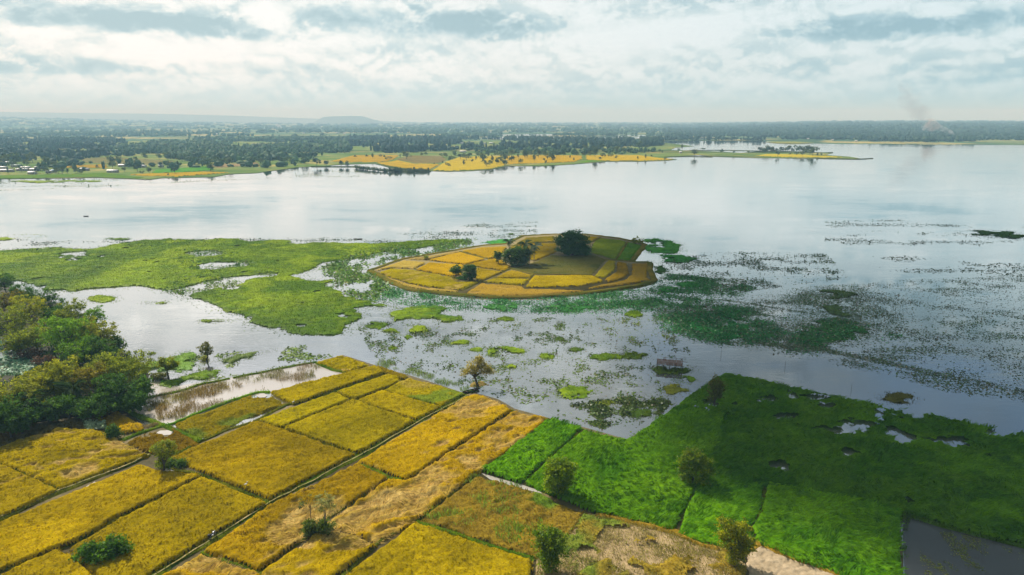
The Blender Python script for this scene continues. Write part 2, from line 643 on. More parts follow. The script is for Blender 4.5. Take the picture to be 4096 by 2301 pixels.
tag(sheet('ground', [(-16000, -400), (16000, -400), (16000, 14500), (-16000, 14500)], -1.6, M['bed']), 'silty bed under the shallow lake', kind='structure')
tag(sheet('lake', [(-5200, -300), (5200, -300), (5200, 3200), (-5200, 3200)], 0.0, M['water']), 'wide shallow lake mirroring the clouds', kind='structure')

cols_x = np.linspace(-2200, 6200, 141)
shy = np.interp(cols_x, SHORE_PX[:, 0], SHORE_PX[:, 1])
base = np.array([W(x, y, 0.7) for x, y in zip(cols_x, shy)])
rat = np.concatenate([[1.0], np.geomspace(1.004, 7.0, 70)])
vs = []
for k, r in enumerate(rat):
    p = base * r
    if k == 0:
        jj = (fbm(p[:, 0], p[:, 1], 120, 2) - .5) * 40
        p = p + np.stack([0 * jj, jj], 1)
    z = zt(p[:, 0], p[:, 1])
    if k == 0:
        z = z * 0 - 0.6
    vs.append(np.stack([p[:, 0], p[:, 1], z], 1))
vs = np.concatenate(vs)
nc = len(cols_x)
qs = np.array([(i * nc + j, i * nc + j + 1, (i + 1) * nc + j + 1, (i + 1) * nc + j) for i in range(len(rat) - 1) for j in range(nc - 1)])
tag(link('far_plain', nmesh('far_plain', vs, qs, M['plain'], smooth=True)), 'wooded plain rising to low hills at the horizon', kind='structure')

SH = [(-1400, 760), (-300, 722), (0, 715), (217, 712), (380, 710), (598, 718), (652, 712), (870, 707), (924, 696), (1033, 691), (1087, 683), (1185, 669), (1245, 666), (1300, 666),
      (1330, 660), (1400, 656), (1500, 654), (1530, 662), (1545, 668), (1640, 682), (1720, 684), (1797, 686), (1890, 683), (1968, 677), (2024, 664), (2100, 663), (2149, 665), (2217, 661), (2311, 655), (2419, 646), (2559, 646),
      (2658, 642), (2705, 638), (2652, 632), (2690, 628), (2761, 623), (2800, 620), (2845, 626), (2900, 628), (3000, 631), (3124, 633), (3264, 634), (3369, 636), (3435, 634), (3397, 627),
      (3299, 620), (3327, 612), (3264, 611), (3030, 605), (2960, 612), (2880, 607), (2757, 602), (2687, 601), (2700, 591), (2775, 585), (2712, 578), (2650, 570), (2638, 560), (2200, 560), (1200, 560), (0, 560), (-2200, 560)]
shore_w = rough_line(PW(SH, 0.4), 6.0, 30.0, 4)
tag(sheet('shore_land', shore_w, 0.4, M['shore'], 1.0), 'flat farmland along the far side of the lake', kind='structure')

for k, poly in enumerate([
        [(1890, 556), (1960, 548), (2100, 545), (2300, 547), (2480, 546), (2640, 548), (2640, 555), (2400, 553), (2200, 557), (2000, 559)],
        [(1960, 540), (2120, 536), (2260, 538), (2200, 543), (2020, 544)],
        [(2320, 541), (2560, 540), (2700, 543), (2560, 545)],
        [(2660, 553), (2800, 550), (2960, 554), (2820, 558)]]):
    o = sheet('flooded_field', rough_line(PW(poly, 1.4), 20, 60, k), 1.4, M['water'])
    tag(o, 'flooded field shining pale behind the far tree belt', kind='structure')

# near farmland
NEAR = [(-700, 1780), (300, 1660), (500, 1640), (575, 1702), (645, 1706), (690, 1702), (800, 1762), (1030, 1674), (1172, 1616), (1080, 1568), (1385, 1490), (1262, 1450), (1368, 1421), (1500, 1460), (1650, 1505),
        (1862, 1575), (1905, 1573), (1990, 1597), (2060, 1636), (2191, 1671), (2335, 1712), (2512, 1758), (2700, 1640), (2868, 1660), (2840, 1790), (2775, 1962), (3066, 1942), (3250, 1970), (3471, 2010), (3640, 2052), (3604, 2100), (3613, 2301), (3640, 3000), (-1400, 3000)]
tag(sheet('paddy_ground', rough_line(PW(NEAR, 0.06), 0.4, 3.0, 6), 0.06, M['mud'], 0.8), 'brown mud of the rice paddies', kind='structure')
GROVE = [(-700, 1700), (-300, 1500), (0, 1500), (110, 1500), (185, 1465), (120, 1400), (40, 1350), (-60, 1330), (-300, 1250), (-60, 1130), (0, 1135), (130, 1170), (230, 1215), (330, 1265), (400, 1320), (470, 1390), (560, 1450), (590, 1500), (585, 1590), (520, 1650), (300, 1665), (-300, 1760)]
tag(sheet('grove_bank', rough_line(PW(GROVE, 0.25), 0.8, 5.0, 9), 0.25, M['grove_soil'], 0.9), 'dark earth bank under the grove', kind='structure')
tag(sheet('paddy_pond', PW([(3625, 2062), (4096, 2184), (4600, 2305), (4600, 3000), (3650, 3000), (3620, 2301), (3610, 2105)], 0.03), 0.035, M['pond']), 'dark flooded plot without rice', kind='structure')
ISLE = [(x * .524 + 1400, y * .524 + 900) for x, y in [(150, 350), (400, 262), (560, 236), (830, 190), (1000, 160), (1200, 145), (1320, 85), (1560, 72), (1800, 72), (1915, 86), (2060, 104), (2250, 148), (2150, 270), (2165, 285), (2290, 286), (2285, 330), (2320, 425), (2200, 462), (1900, 508), (1500, 542), (1150, 552), (860, 532), (600, 507), (450, 487), (330, 437)]]
tag(sheet('island', rough_line(PW(ISLE, 0.5), 0.8, 5.0, 12), 0.45, M['soil'], 1.0), 'low island of rice plots in the lake', kind='structure')
tag(sheet('bare_mud', rough_line(PW([(2337, 2050), (2550, 2096), (2700, 2134), (2900, 2200), (2985, 2260), (2970, 2500), (2130, 2500), (2150, 2235), (2260, 2130)], .085), .3, 2.0, 15), .085, M['bare_mud']), 'bare tan mud among the patchy grass', kind='structure')
tag(sheet('flooded_strip', rough_line(PW([(500, 1640), (575, 1594), (600, 1530), (690, 1548), (820, 1528), (920, 1512), (1266, 1449), (1385, 1490), (1085, 1568), (940, 1600), (800, 1655), (690, 1700), (650, 1702)], .02), .4, 3.0, 16), .02, M['puddle']), 'pale silty flood water in the reed strip', kind='structure')
MUD2 = [(2985, 2195), (3040, 2182), (3180, 2238), (3350, 2297), (3390, 2500), (2980, 2500), (2985, 2270)]

for px_, lab in [([(1025, 1583), (1038, 1575), (1060, 1575), (1068, 1583), (1058, 1591), (1035, 1591)], 'round puddle at the corner of the olive plot'),
                 ([(620, 1735), (640, 1722), (672, 1720), (690, 1728), (680, 1740), (640, 1742)], 'puddle in the small brown plot by the crossing bunds'),
                 ([(196, 2018), (304, 1970), (380, 1926), (391, 1937), (283, 2000), (206, 2034)], 'narrow wet ditch beside the left field path'),
                 ([(660, 1873), (705, 1868), (722, 1876), (690, 1886), (650, 1886)], 'puddle behind the leaning tree'),
                 ([(335, 2130), (390, 2103), (398, 2110), (345, 2140)], 'small puddle between two left golden plots'),
                 ([(1925, 1893), (1990, 1912), (2080, 1938), (2160, 1962), (2165, 1974), (2080, 1955), (1960, 1918)], 'shallow ditch along the lower edge of the green plot'),
                 ([(2232, 1790), (2255, 1768), (2262, 1774), (2240, 1800)], 'small puddle beside the green plot divider'),
                 ]:
    tag(sheet('puddle', rough_line(PW(px_, 0.1), 0.25, 0.9, 3), 0.11, M['puddle']), lab, kind='structure')


# ------------------------------------------------------------------ crops: displaced canopy plus single stalks
def grid_in(poly, s, seed=0, jit=0.3, pad=0.0):
    lo = poly.min(0) - pad
    hi = poly.max(0) + pad
    nx = int((hi[0] - lo[0]) / s) + 2
    ny = int((hi[1] - lo[1]) / s) + 2
    gx, gy = np.meshgrid(lo[0] + np.arange(nx) * s, lo[1] + np.arange(ny) * s, indexing='ij')
    r = np.random.default_rng(seed)
    gx = gx + (r.random(gx.shape) - .5) * s * jit * 2
    gy = gy + (r.random(gy.shape) - .5) * s * jit * 2
    return gx, gy


def grid_faces(keep):
    nx, ny = keep.shape
    idx = np.arange(nx * ny).reshape(nx, ny)
    k = keep[:-1, :-1] & keep[1:, :-1] & keep[1:, 1:] & keep[:-1, 1:]
    a = idx[:-1, :-1][k]
    b = idx[1:, :-1][k]
    c = idx[1:, 1:][k]
    d = idx[:-1, 1:][k]
    q = np.stack([a, b, c, d], 1)
    used = np.unique(q)
    remap = np.zeros(nx * ny, np.int64)
    remap[used] = np.arange(len(used))
    return used, remap[q]


def stalks(P, h, w, lean, cols, rng, dirn=None):
    """one bent blade (two triangles) at every point of P; h, w, lean are arrays or numbers"""
    n = len(P)
    a = rng.random(n) * 2 * math.pi
    la = a + 1.2 + rng.random(n) if dirn is None else dirn + (rng.random(n) - .5) * .9
    h = h * (0.7 + 0.6 * rng.random(n))
    lean = lean * (0.4 + 1.2 * rng.random(n))
    wx = np.cos(a) * w * .5
    wy = np.sin(a) * w * .5
    if dirn is not None:
        wx = -np.sin(la) * w * .5
        wy = np.cos(la) * w * .5
    lx = np.cos(la) * lean
    ly = np.sin(la) * lean
    z0 = P[:, 2]
    v = np.empty((n, 4, 3))
    v[:, 0] = np.stack([P[:, 0] - wx, P[:, 1] - wy, z0], 1)
    v[:, 1] = np.stack([P[:, 0] + wx, P[:, 1] + wy, z0], 1)
    v[:, 2] = np.stack([P[:, 0] + wx * .8 + lx * .45, P[:, 1] + wy * .8 + ly * .45, z0 + h * .72], 1)
    v[:, 3] = np.stack([P[:, 0] + lx, P[:, 1] + ly, z0 + h], 1)
    b = np.arange(n)[:, None] * 4
    f = np.concatenate([b + np.array([[0, 1, 2]]), b + np.array([[0, 2, 3]])])
    return v.reshape(-1, 3), f, np.repeat(cols, 4, 0)


def lerp(a, b, t):
    t = np.asarray(t)[..., None]
    return np.asarray(a) * (1 - t) + np.asarray(b) * t


GOLD = ((.26, .19, .003), (.46, .325, .004))
GOLD_O = ((.32, .205, .003), (.53, .335, .005))
OLIVE = ((.15, .13, .005), (.27, .20, .006))
YELL = ((.285, .23, .003), (.48, .37, .003))
BROWN = ((.19, .125, .006), (.32, .20, .008))
GREEN = ((.065, .20, .003), (.15, .33, .005))
SHADE_GRN = ((.05, .15, .004), (.10, .22, .007))  # green darkened for the cloud shade over the right plots
STRAW = (.60, .42, .13)


def crop(name, pxs, label, pal, H=0.8, cell=0.34, z0=0.06, lodge=0.0, ldir=0.5, dens=6.0, seed=0, zref=None, edge=0.45, spots=(), holes=0.0, hole_px=(), cat='rice field', group='rice plots',
         blade_h=0.38, rough=0.28, accent=None, wild=0.0, stripes=None, blade_lean=.34):
    """a plot: canopy surface with its uneven top, lodged swathes and single stalks"""
    zr = (z0 + H * .8) if zref is None else zref
    poly = PW(pxs, zr)
    c0 = poly.mean(0)
    gx, gy = grid_in(poly, cell, seed, .3, .6 if cell < .5 else 0)
    d = sdist(gx, gy, poly) + (fbm(gx, gy, 3.0, seed + 2) - .5) * 0.9 * min(1, cell * 2) + (.22 if cell < .5 else 0)
    n1 = fbm(gx, gy, 1.1, seed + 1, 3)
    n2 = fbm(gx, gy, 9.0, seed + 4, 4)
    n3 = vnoise(gx, gy, 0.5, seed + 9)
    # lodged (flattened) swathes
    ca, sa = math.cos(ldir), math.sin(ldir)
    u = gx * ca + gy * sa
    vv = -gx * sa + gy * ca
    lod = np.zeros_like(gx)
    if lodge > 0:
        ln = fbm(u / 2.2, vv, 4.0, seed + 20, 4) * .62 + vnoise(u / 2.0, vv, 1.3, seed + 22) * .38
        lod = sst(ln, .64 - lodge * .3, .74 - lodge * .3)
    for sx, sy, sr, sa_ in spots:
        q = W(sx, sy, z0)
        rr = np.hypot((gx - q[0]), (gy - q[1])) / sr + (n2 - .5) * 1.6 + (vnoise(u / 2, vv, 1.6, seed + 31) - .5) * .9
        lod = np.maximum(lod, sst(rr, 1.15, .6) * sa_)
    hh = H * (1 + (n2 - .5) * .35 + (n1 - .5) * rough * 2.2 + (n3 - .5) * rough * .9)
    if wild:
        hh = hh * (1 - wild * sst(fbm(gx, gy, 4.5, seed + 40, 4), .42, .60))
    if stripes:
        sd_, per, amp = stripes
        uu = gx * math.cos(sd_) + gy * math.sin(sd_) + (n2 - .5) * 3.5
        st = sst(np.abs(((uu / per) % 1) - .5), .40, .49)
        hh = hh * (1 - st * amp)
    hh = hh * (1 - .68 * lod) + lod * ((vnoise(u / 4, vv, .7, seed + 33) - .4) * .7 + (fbm(u / 2, vv, 2.2, seed + 34, 3) - .5) * 1.1 + (n3 - .5) * .55) * H
    hh = hh * sst(d, 0.0, edge)
    keep = d > -cell * .2
    if holes > 0:
        hn = fbm(gx, gy, 5.0, seed + 50, 4)
        keep &= ~((hn > 1 - holes) & (d > .6))
    for hx, hy, ra, rb in hole_px:
        q = W(hx, hy, z0)
        e = np.hypot((gx - q[0]) / ra, (gy - q[1]) / rb) + (fbm(gx, gy, 1.6, seed + 55, 3) - .5) * 2.2
        keep &= e > 1
    t = np.clip((n2 - .5) * 2.0 + (n1 - .5) * .8 + (n3 - .5) * .6 + .5, 0, 1)
    tone = .88 + .26 * ((seed * 37 % 11) / 10)
    colr = lerp(pal[0], pal[1], t) * np.array([tone, tone * (.97 + .06 * (seed * 53 % 7) / 6), 1.0])
    if accent is not None:
        colr = lerp(colr, accent, sst(fbm(gx, gy, 7.0, seed + 60, 4), .52, .66)[..., None][..., 0])
    colr = lerp(colr, STRAW, lod * np.clip(1.5 * fbm(u / 3, vv, 1.6, seed + 35, 3) - .1, 0, 1)) if lodge > 0 or len(spots) else colr
    used, q = grid_faces(keep)
    if not len(q):
        return None
    vx = np.stack([gx.ravel()[used], gy.ravel()[used], (z0 + np.maximum(hh, .01)).ravel()[used]], 1)
    cc = colr.reshape(-1, 3)[used]
    org = np.array([c0[0], c0[1], 0.0])
    o = link(name, nmesh(name, vx - org, q, M['rice'], cc, smooth=True), loc=tuple(org))
    tag(o, label, cat, group)
    # stalks standing out of the canopy, and loose straw where it lies flat
    rng = np.random.default_rng(seed + 100)
    if dens > 0:
        n = int(len(q) * cell * cell * dens)
        f = rng.integers(0, len(q), n)
        w = rng.random((n, 4)) ** .8
        w /= w.sum(1)[:, None]
        Pp = (vx[q[f]] * w[:, :, None]).sum(1)
        Pc = (cc[q[f]] * w[:, :, None]).sum(1)
        Pl = (lod.ravel()[used][q[f]] * w).sum(1)
        Pc = Pc * (0.75 + .6 * rng.random((n, 1)))
        Pp[:, 2] = np.maximum(Pp[:, 2] - .12, z0)
        up = Pl < .45
        wd_ = (fbm(Pp[up][:, 0], Pp[up][:, 1], 5.0, seed + 80, 3) - .5) * 7 - .8
        V1, F1, C1 = stalks(Pp[up], blade_h, .11 + .05 * rng.random(up.sum()), blade_lean, Pc[up], rng, wd_)
        V, F, C = [V1], [F1], [C1]
        if (~up).any():
            k = int((~up).sum())
            sel = Pp[~up].copy()
            sel[:, 2] += .14
            dd = ldir + (fbm(sel[:, 0], sel[:, 1], 4.0, seed + 70, 3) - .5) * 6.0
            V2, F2, C2 = stalks(sel, .16, .09, 1.15, lerp(Pc[~up], STRAW, np.full(k, .6)) * (0.45 + 1.0 * rng.random((k, 1))), rng, dd)
            V.append(V2)
            F.append(F2 + len(V1))
            C.append(C2)
        ch = link('stalks', nmesh('stalks', np.concatenate(V) - org, np.concatenate(F), M['blade'], np.concatenate(C)), o)
        ch['kind'] = 'stuff'
    return o


LD = 0.55
mw = PW(MUD2, .1)
gx, gy = grid_in(mw, .22, 14)
dm = sdist(gx, gy, mw) + (fbm(gx, gy, 1.5, 3, 3) - .5) * .8
rid = np.abs(fbm(gx * .55 + gy * .35, gy * 1.5 - gx * .6, 1.5, 6, 4) - .5)
zm = .085 + sst(dm, 0, .5) * (.16 * sst(rid, .0, .06) + .12 * (fbm(gx, gy, .8, 7, 3) - .5) + .04)
used, q = grid_faces(dm > 0)
tag(link('dried_mud', nmesh('dried_mud', np.stack([gx.ravel()[used], gy.ravel()[used], zm.ravel()[used]], 1), q, M['dry_mud'])), 'pale cracked dried mud beside the green paddy', kind='structure')
# plots on the left of the field path
crop('rice_plot', [(1267, 1448), (1368, 1421), (1478, 1460), (1385, 1487)], 'small farthest golden rice plot at the tip of the left fields', YELL, seed=1, lodge=.12, rough=.4)
crop('rice_plot', [(1082, 1566), (1443, 1473), (1498, 1460), (1537, 1487), (1172, 1612)], 'long narrow golden rice plot along the flooded reed strip', YELL, seed=2)
crop('rice_plot', [(1343, 1566), (1552, 1496), (1595, 1508), (1600, 1525), (1420, 1594)], 'short golden rice plot touching the weedy corner by the lake', YELL, seed=3)
crop('rice_plot', [(1500, 1460), (1529, 1469), (1638, 1506), (1618, 1516), (1556, 1493)], 'thin strip of rice on the bank between the far plots and lake', OLIVE, seed=4)
crop('rice_plot', [(1034, 1677), (1339, 1568), (1397, 1595), (1129, 1704)], 'narrow golden rice plot beside the wet olive plot', YELL, seed=5)
crop('rice_plot', [(1135, 1708), (1412, 1597), (1661, 1681), (1432, 1809)], 'large bright yellow rice plot in the middle left of the field path', YELL, seed=6)
crop('rice_plot', [(1430, 1597), (1531, 1561), (1764, 1625), (1663, 1677)], 'small golden rice plot above the large bright yellow one', YELL, seed=7)
crop('rice_plot', [(1537, 1559), (1622, 1516), (1645, 1510), (1859, 1574), (1768, 1621)], 'golden rice plot nearest the lone tree on its mound', YELL, seed=8, spots=[(1680, 1530, 4.5, .4)], accent=(.22, .28, .02))
crop('rice_plot', [(679, 1828), (1030, 1681), (1130, 1713), (1420, 1815), (1079, 1991)], 'large golden rice plot with a diagonal sunken seam', GOLD, seed=9, stripes=(1.9, 19, .45))
crop('rice_plot', [(699, 1697), (788, 1656), (940, 1598), (1037, 1571), (1075, 1573), (1138, 1612), (1037, 1652), (975, 1672), (905, 1711), (827, 1744), (788, 1747), (734, 1722)], 'ragged olive rice plot standing in water', OLIVE, H=.6, seed=10, wild=.8, accent=(.16, .20, .02), z0=-.02, hole_px=[(1048, 1583, 2.2, 2.8)])
crop('rice_plot', [(648, 1710), (687, 1707), (792, 1769), (699, 1819), (668, 1823), (598, 1808), (513, 1769), (540, 1749)], 'small brown rice plot with a puddle near the crossing bunds', BROWN, H=.6, seed=11, wild=.7, hole_px=[(655, 1730, 2.6, 2.6)])
crop('rice_plot', [(-160, 1850), (0, 1790), (120, 1745), (234, 1711), (413, 1725), (595, 1817), (239, 1953), (0, 1845), (-120, 1800)], 'wide golden rice plot with wind flattened patches at the left edge', GOLD, seed=12, lodge=.26, ldir=.3, rough=.42, spots=[(330, 1890, 3.0, .9), (465, 1790, 2.4, .8), (180, 1745, 2.2, .7)])
crop('rice_plot', [(375, 1682), (440, 1655), (473, 1643), (571, 1698), (571, 1714), (489, 1730), (413, 1703)], 'small orange rice patch at the foot of the grove', GOLD_O, seed=13, z0=0, rough=.5, wild=.5)
crop('rough_grass', [(-200, 1780), (0, 1725), (150, 1690), (260, 1680), (400, 1640), (470, 1640), (375, 1682), (413, 1703), (340, 1705), (234, 1711), (0, 1790)], 'strip of dull brown rough grass along the dark grove', ((.11, .09, .02), (.20, .15, .03)), H=.7, seed=14, wild=.8, rough=.6, cat='grass', group='grass strips')
crop('rice_plot', [(-260, 1990), (-100, 1878), (0, 1862), (22, 1861), (236, 1957), (0, 2064), (-180, 2150)], 'golden rice plot cut by the left edge of the picture', GOLD, seed=15, lodge=.10)
crop('rice_plot', [(-100, 2140), (0, 2088), (195, 2010), (390, 1928), (560, 1856), (620, 1880), (700, 1885), (803, 1900), (467, 2062), (290, 2165), (0, 2275), (-140, 2330)], 'long golden rice plot in front of the leaning tree', GOLD, seed=16)
crop('rice_plot', [(283, 2187), (473, 2078), (808, 1905), (1065, 2008), (840, 2143), (587, 2296), (480, 2400), (430, 2330), (320, 2240)], 'long golden rice plot reaching the parked motorcycle', GOLD, seed=17)
crop('rice_plot', [(-100, 2360), (16, 2290), (228, 2192), (293, 2225), (420, 2340), (440, 2420), (-160, 2420)], 'golden rice plot around the low bush at the bottom left', GOLD, seed=18)
# plots on its right
crop('rice_plot', [(1433, 1842), (1650, 1712), (1862, 1587), (1900, 1577), (1985, 1599), (2046, 1637), (1626, 1912)], 'orange gold rice plot with a flattened end near the lone tree', GOLD_O, seed=19, spots=[(1880, 1640, 5, .95), (1960, 1625, 4.5, .9), (1790, 1650, 2.5, .6)], ldir=LD, lodge=.06)
crop('rice_plot', [(2058, 1640), (2191, 1672), (2148, 1716), (1898, 1893), (1659, 2078), (1512, 2168), (1354, 2105), (1300, 2085), (1555, 1915), (1626, 1920)], 'badly flattened rice plot with pale straw beside the green paddies', GOLD_O, seed=20, lodge=.42, ldir=LD, rough=.42,
     spots=[(1590, 2010, 6, 1), (1680, 1960, 5, 1), (1500, 2060, 5, 1), (1430, 2095, 4, 1), (1880, 1860, 3, .9), (2000, 1760, 5, .55), (2080, 1690, 5, .6), (1740, 1900, 4, .8)])
crop('rice_plot', [(1345, 2112), (1510, 2174), (1400, 2252), (1335, 2301), (1250, 2400), (1080, 2400), (1045, 2288), (1217, 2165), (1260, 2130)], 'golden rice plot below the thicket with pale sapling', GOLD, seed=21, lodge=.10, ldir=LD, spots=[(1340, 2130, 3, .9), (1390, 2180, 2, .5)])
crop('rice_plot', [(1430, 1853), (1555, 1907), (1300, 2072), (1210, 2148), (1040, 2270), (815, 2200), (900, 2146), (1081, 2016)], 'rippled golden rice plot along the right of the field path', GOLD_O, seed=22, lodge=.2, ldir=LD, rough=.4, spots=[(1230, 2080, 3.2, .95), (1180, 2160, 3, .9), (1110, 2135, 2.2, .8), (1330, 2035, 2.5, .9)])
crop('rice_plot', [(645, 2301), (804, 2212), (1040, 2288), (1075, 2400), (560, 2400)], 'flattened rice corner at the bottom beside the path', GOLD_O, seed=23, lodge=.25, ldir=.2, spots=[(830, 2260, 3.5, 1), (920, 2290, 3, .9)])
crop('rice_plot', [(1665, 2086), (1876, 2157), (2130, 2237), (2125, 2301), (2090, 2420), (1270, 2420), (1371, 2303)], 'broad even golden rice plot at the bottom centre', GOLD, seed=24)
crop('rice_plot', [(1903, 1897), (1925, 1901), (2164, 1977), (2333, 2047), (2265, 2122), (2235, 2150), (2150, 2225), (1680, 2076)], 'weedy brown and green rice plot below the bright green paddy', ((.25, .17, .02), (.36, .25, .02)), seed=25, wild=.6, rough=.5, accent=(.16, .26, .02), stripes=(2.0, 7, .3))
crop('rough_grass', [(2337, 2052), (2387, 2062), (2550, 2099), (2700, 2137), (2790, 2172), (2900, 2202), (2985, 2262), (2980, 2301), (2960, 2420), (2130, 2420), (2140, 2301), (2150, 2237), (2260, 2132)], 'patchy olive grass over bare mud at the bottom right', ((.22, .20, .03), (.40, .27, .03)), H=.55, seed=26, wild=1.0, rough=.6, holes=.44, dens=9, accent=(.20, .26, .03), cat='grass', group='grass strips', hole_px=[(2740, 2205, 5, 2.5), (2600, 2130, 4, 1.5)])
# green paddies
kg = dict(group='green rice plots', blade_h=.6, blade_lean=.7, accent=(.11, .26, .004))
crop('rice_plot', [(2191, 1673), (2235, 1679), (2327, 1709), (2224, 1799), (2083, 1927), (1925, 1879)], 'bright green paddy wedge next to the flattened rice', GREEN, H=.7, seed=27, rough=.55, **kg)
crop('rice_plot', [(2337, 1718), (2410, 1740), (2512, 1757), (2600, 1697), (2658, 1652), (2716, 1616), (2900, 1655), (2870, 1780), (2782, 1950), (2768, 1972), (2693, 2113), (2550, 2080), (2387, 2045), (2333, 2023), (2175, 1962), (2095, 1930), (2232, 1803)], 'large bright green paddy with a round bushy tree at its edge', GREEN, H=.7, seed=28, rough=.55, **kg)
crop('rice_plot', [(2780, 1950), (3060, 1926), (3028, 2058), (3000, 2105), (3010, 2150), (2985, 2190), (2900, 2188), (2790, 2158), (2716, 2124)], 'green paddy between two dark dividing ditches', GREEN, H=.7, seed=29, rough=.55, **kg)
crop('rice_plot', [(3072, 1928), (3250, 1962), (3471, 2002), (3608, 2040), (3598, 2110), (3606, 2301), (3615, 2420), (3600, 2420), (3370, 2297), (3180, 2230), (3045, 2170), (3014, 2105), (3042, 2060)], 'green paddy beside the dark flooded plot', GREEN, H=.7, seed=30, rough=.55, **kg)
crop('rice_plot', [(2880, 1650), (3180, 1696), (3442, 1748), (4096, 1880), (4420, 1950), (4420, 2260), (4096, 2172), (3796, 2101), (3640, 2048), (3471, 2010), (3250, 1970), (3066, 1945), (2772, 1965), (2850, 1780)], 'widest green paddy lying in the cloud shadow', SHADE_GRN, H=.65, seed=31, cell=.42, rough=.55, dens=6, hole_px=[(3125, 1875, 1.3, 2.0), (3400, 1818, 1.4, 1.2), (3635, 2014, .6, .8)], **kg)
crop('rice_plot', [(2716, 1610), (2803, 1552), (2861, 1509), (2908, 1491), (3053, 1520), (3152, 1544), (3320, 1578), (3483, 1613), (3680, 1642), (3837, 1683), (3982, 1709), (4096, 1729), (4420, 1800), (4420, 1948), (4096, 1882), (3442, 1751), (3180, 1698), (2937, 1656), (2760, 1620)], 'half drowned green paddy with water patches along the lake', SHADE_GRN, H=.6, seed=32, cell=.42, z0=-.02, rough=.6, dens=6, holes=.2,
     hole_px=[(3070, 1600, 2.2, 1.8), (3175, 1588, .9, 2.8), (3260, 1595, 3.4, 1.3), (3300, 1630, 2, 1.3), (3570, 1640, 2, 2.6), (3660, 1660, 2, 2), (3430, 1705, 4, 2), (2835, 1618, 2, 2), (3340, 1730, 5, 1.2), (3600, 1750, 2, 3), (3150, 1670, 3, 1), (3800, 1770, 3, 2), (4020, 1735, 4, 1.5)], **kg)

# island plots
def I(pts):
    return [(x * .524 + 1400, y * .524 + 900) for x, y in pts]


ki = dict(cell=.62, z0=.45, H=.7, dens=.9, group='rice plots on the island', blade_h=.45, rough=.22, edge=.7)
crop('rice_plot', I([(175, 349), (410, 270), (585, 285), (490, 330), (330, 322)]), 'straw coloured plot at the west point of the island', ((.46, .32, .06), (.56, .40, .08)), seed=40, lodge=.2, **ki)
crop('rice_plot', I([(600, 285), (880, 303), (850, 375), (780, 388), (505, 338)]), 'golden island plot just behind the pair of trees', GOLD_O, seed=41, **ki)
crop('rice_plot', I([(595, 265), (840, 205), (1045, 258), (880, 297)]), 'brightest golden plot on the north west of the island', ((.56, .36, .010), (.66, .42, .012)), seed=42, **ki)
crop('rice_plot', I([(420, 258), (560, 244), (830, 198), (842, 202), (590, 262)]), 'tan grass verge on the north west shore of the island', ((.36, .26, .07), (.5, .36, .1)), seed=43, lodge=.3, **ki)
crop('rice_plot', I([(855, 195), (1020, 170), (1200, 165), (1150, 238), (1055, 255)]), 'golden island plot left of the bamboo clump', ((.52, .34, .010), (.60, .39, .012)), seed=44, **ki)
crop('rice_plot', I([(1060, 262), (1150, 248), (1225, 318), (1180, 348), (960, 313), (900, 298)]), 'tan golden island plot in front of the bamboo clump', GOLD_O, seed=45, **ki)
crop('rice_plot', I([(960, 320), (1170, 354), (1000, 425), (950, 425)]), 'small golden island plot right of the pair of trees', GOLD, seed=46, **ki)
crop('rice_plot', I([(310, 332), (485, 342), (775, 395), (820, 430), (985, 432), (900, 468), (830, 488), (600, 468), (440, 438), (215, 362)]), 'long yellow plot on the south west of the island', YELL, seed=47, lodge=.12, **ki)
crop('rice_plot', I([(175, 356), (205, 366), (440, 446), (600, 476), (830, 497), (815, 513), (600, 494), (450, 474), (335, 425)]), 'straw rim along the south west shore of the island', ((.42, .30, .05), (.54, .38, .07)), seed=48, lodge=.3, **ki)
crop('rice_plot', I([(1185, 357), (1240, 342), (1385, 378), (1380, 400), (1110, 398)]), 'upper of two narrow golden plots in the island middle', GOLD, seed=49, **ki)
crop('rice_plot', I([(1095, 406), (1372, 412), (1322, 455), (1015, 432)]), 'lower of two narrow golden plots in the island middle', YELL, seed=50, **ki)
crop('rice_plot', I([(1000, 442), (1310, 464), (1340, 487), (1760, 498), (1900, 492), (1500, 530), (1150, 540), (880, 520)]), 'brown stubbly plot on the south shore of the island', ((.34, .22, .03), (.46, .30, .03)), seed=51, lodge=.15, **ki)
crop('rice_plot', I([(1405, 380), (1850, 384), (1920, 408), (1935, 428), (1750, 462), (1385, 473), (1335, 464)]), 'striped golden plot below the dark meadow of the island', GOLD, seed=52, stripes=(1.7, 9, .35), **ki)
crop('rice_plot', I([(1855, 393), (1962, 272), (2030, 274), (2028, 340), (1955, 398)]), 'fresh yellow green plot on the east of the island', ((.30, .27, .012), (.40, .34, .015)), seed=53, **ki)
crop('rice_plot', I([(2038, 277), (2118, 292), (2135, 370), (2080, 406), (1960, 438), (1945, 412), (2032, 350)]), 'curved brown plot on the east of the island', BROWN, seed=54, **ki)
crop('rice_plot', I([(2148, 293), (2275, 294), (2270, 400), (2300, 420), (2100, 450), (1775, 487), (1950, 447), (2100, 417), (2152, 372)]), 'outer curved brown plot on the east shore of the island', ((.30, .20, .02), (.42, .28, .02)), seed=55, stripes=(1.2, 8, .3), **ki)
crop('meadow', I([(1230, 332), (1420, 277), (1540, 227), (1650, 238), (1830, 212), (1958, 266), (1850, 378), (1395, 370)]), 'dark fallow meadow below the big round tree of the island', ((.10, .115, .02), (.16, .15, .03)), seed=56, **{**ki, 'H': .25, 'group': 'grass strips', 'cat': 'meadow'})
crop('rice_plot', I([(1335, 98), (1560, 84), (1562, 128), (1430, 130), (1235, 158)]), 'olive gold plot at the northern edge of the island', OLIVE, seed=57, lodge=.15, **ki)
crop('rice_plot', I([(1220, 165), (1430, 136), (1580, 142), (1582, 200), (1420, 268), (1385, 262), (1300, 230)]), 'golden plot behind the palms of the island', GOLD, seed=58, stripes=(1.5, 14, .3), **ki)
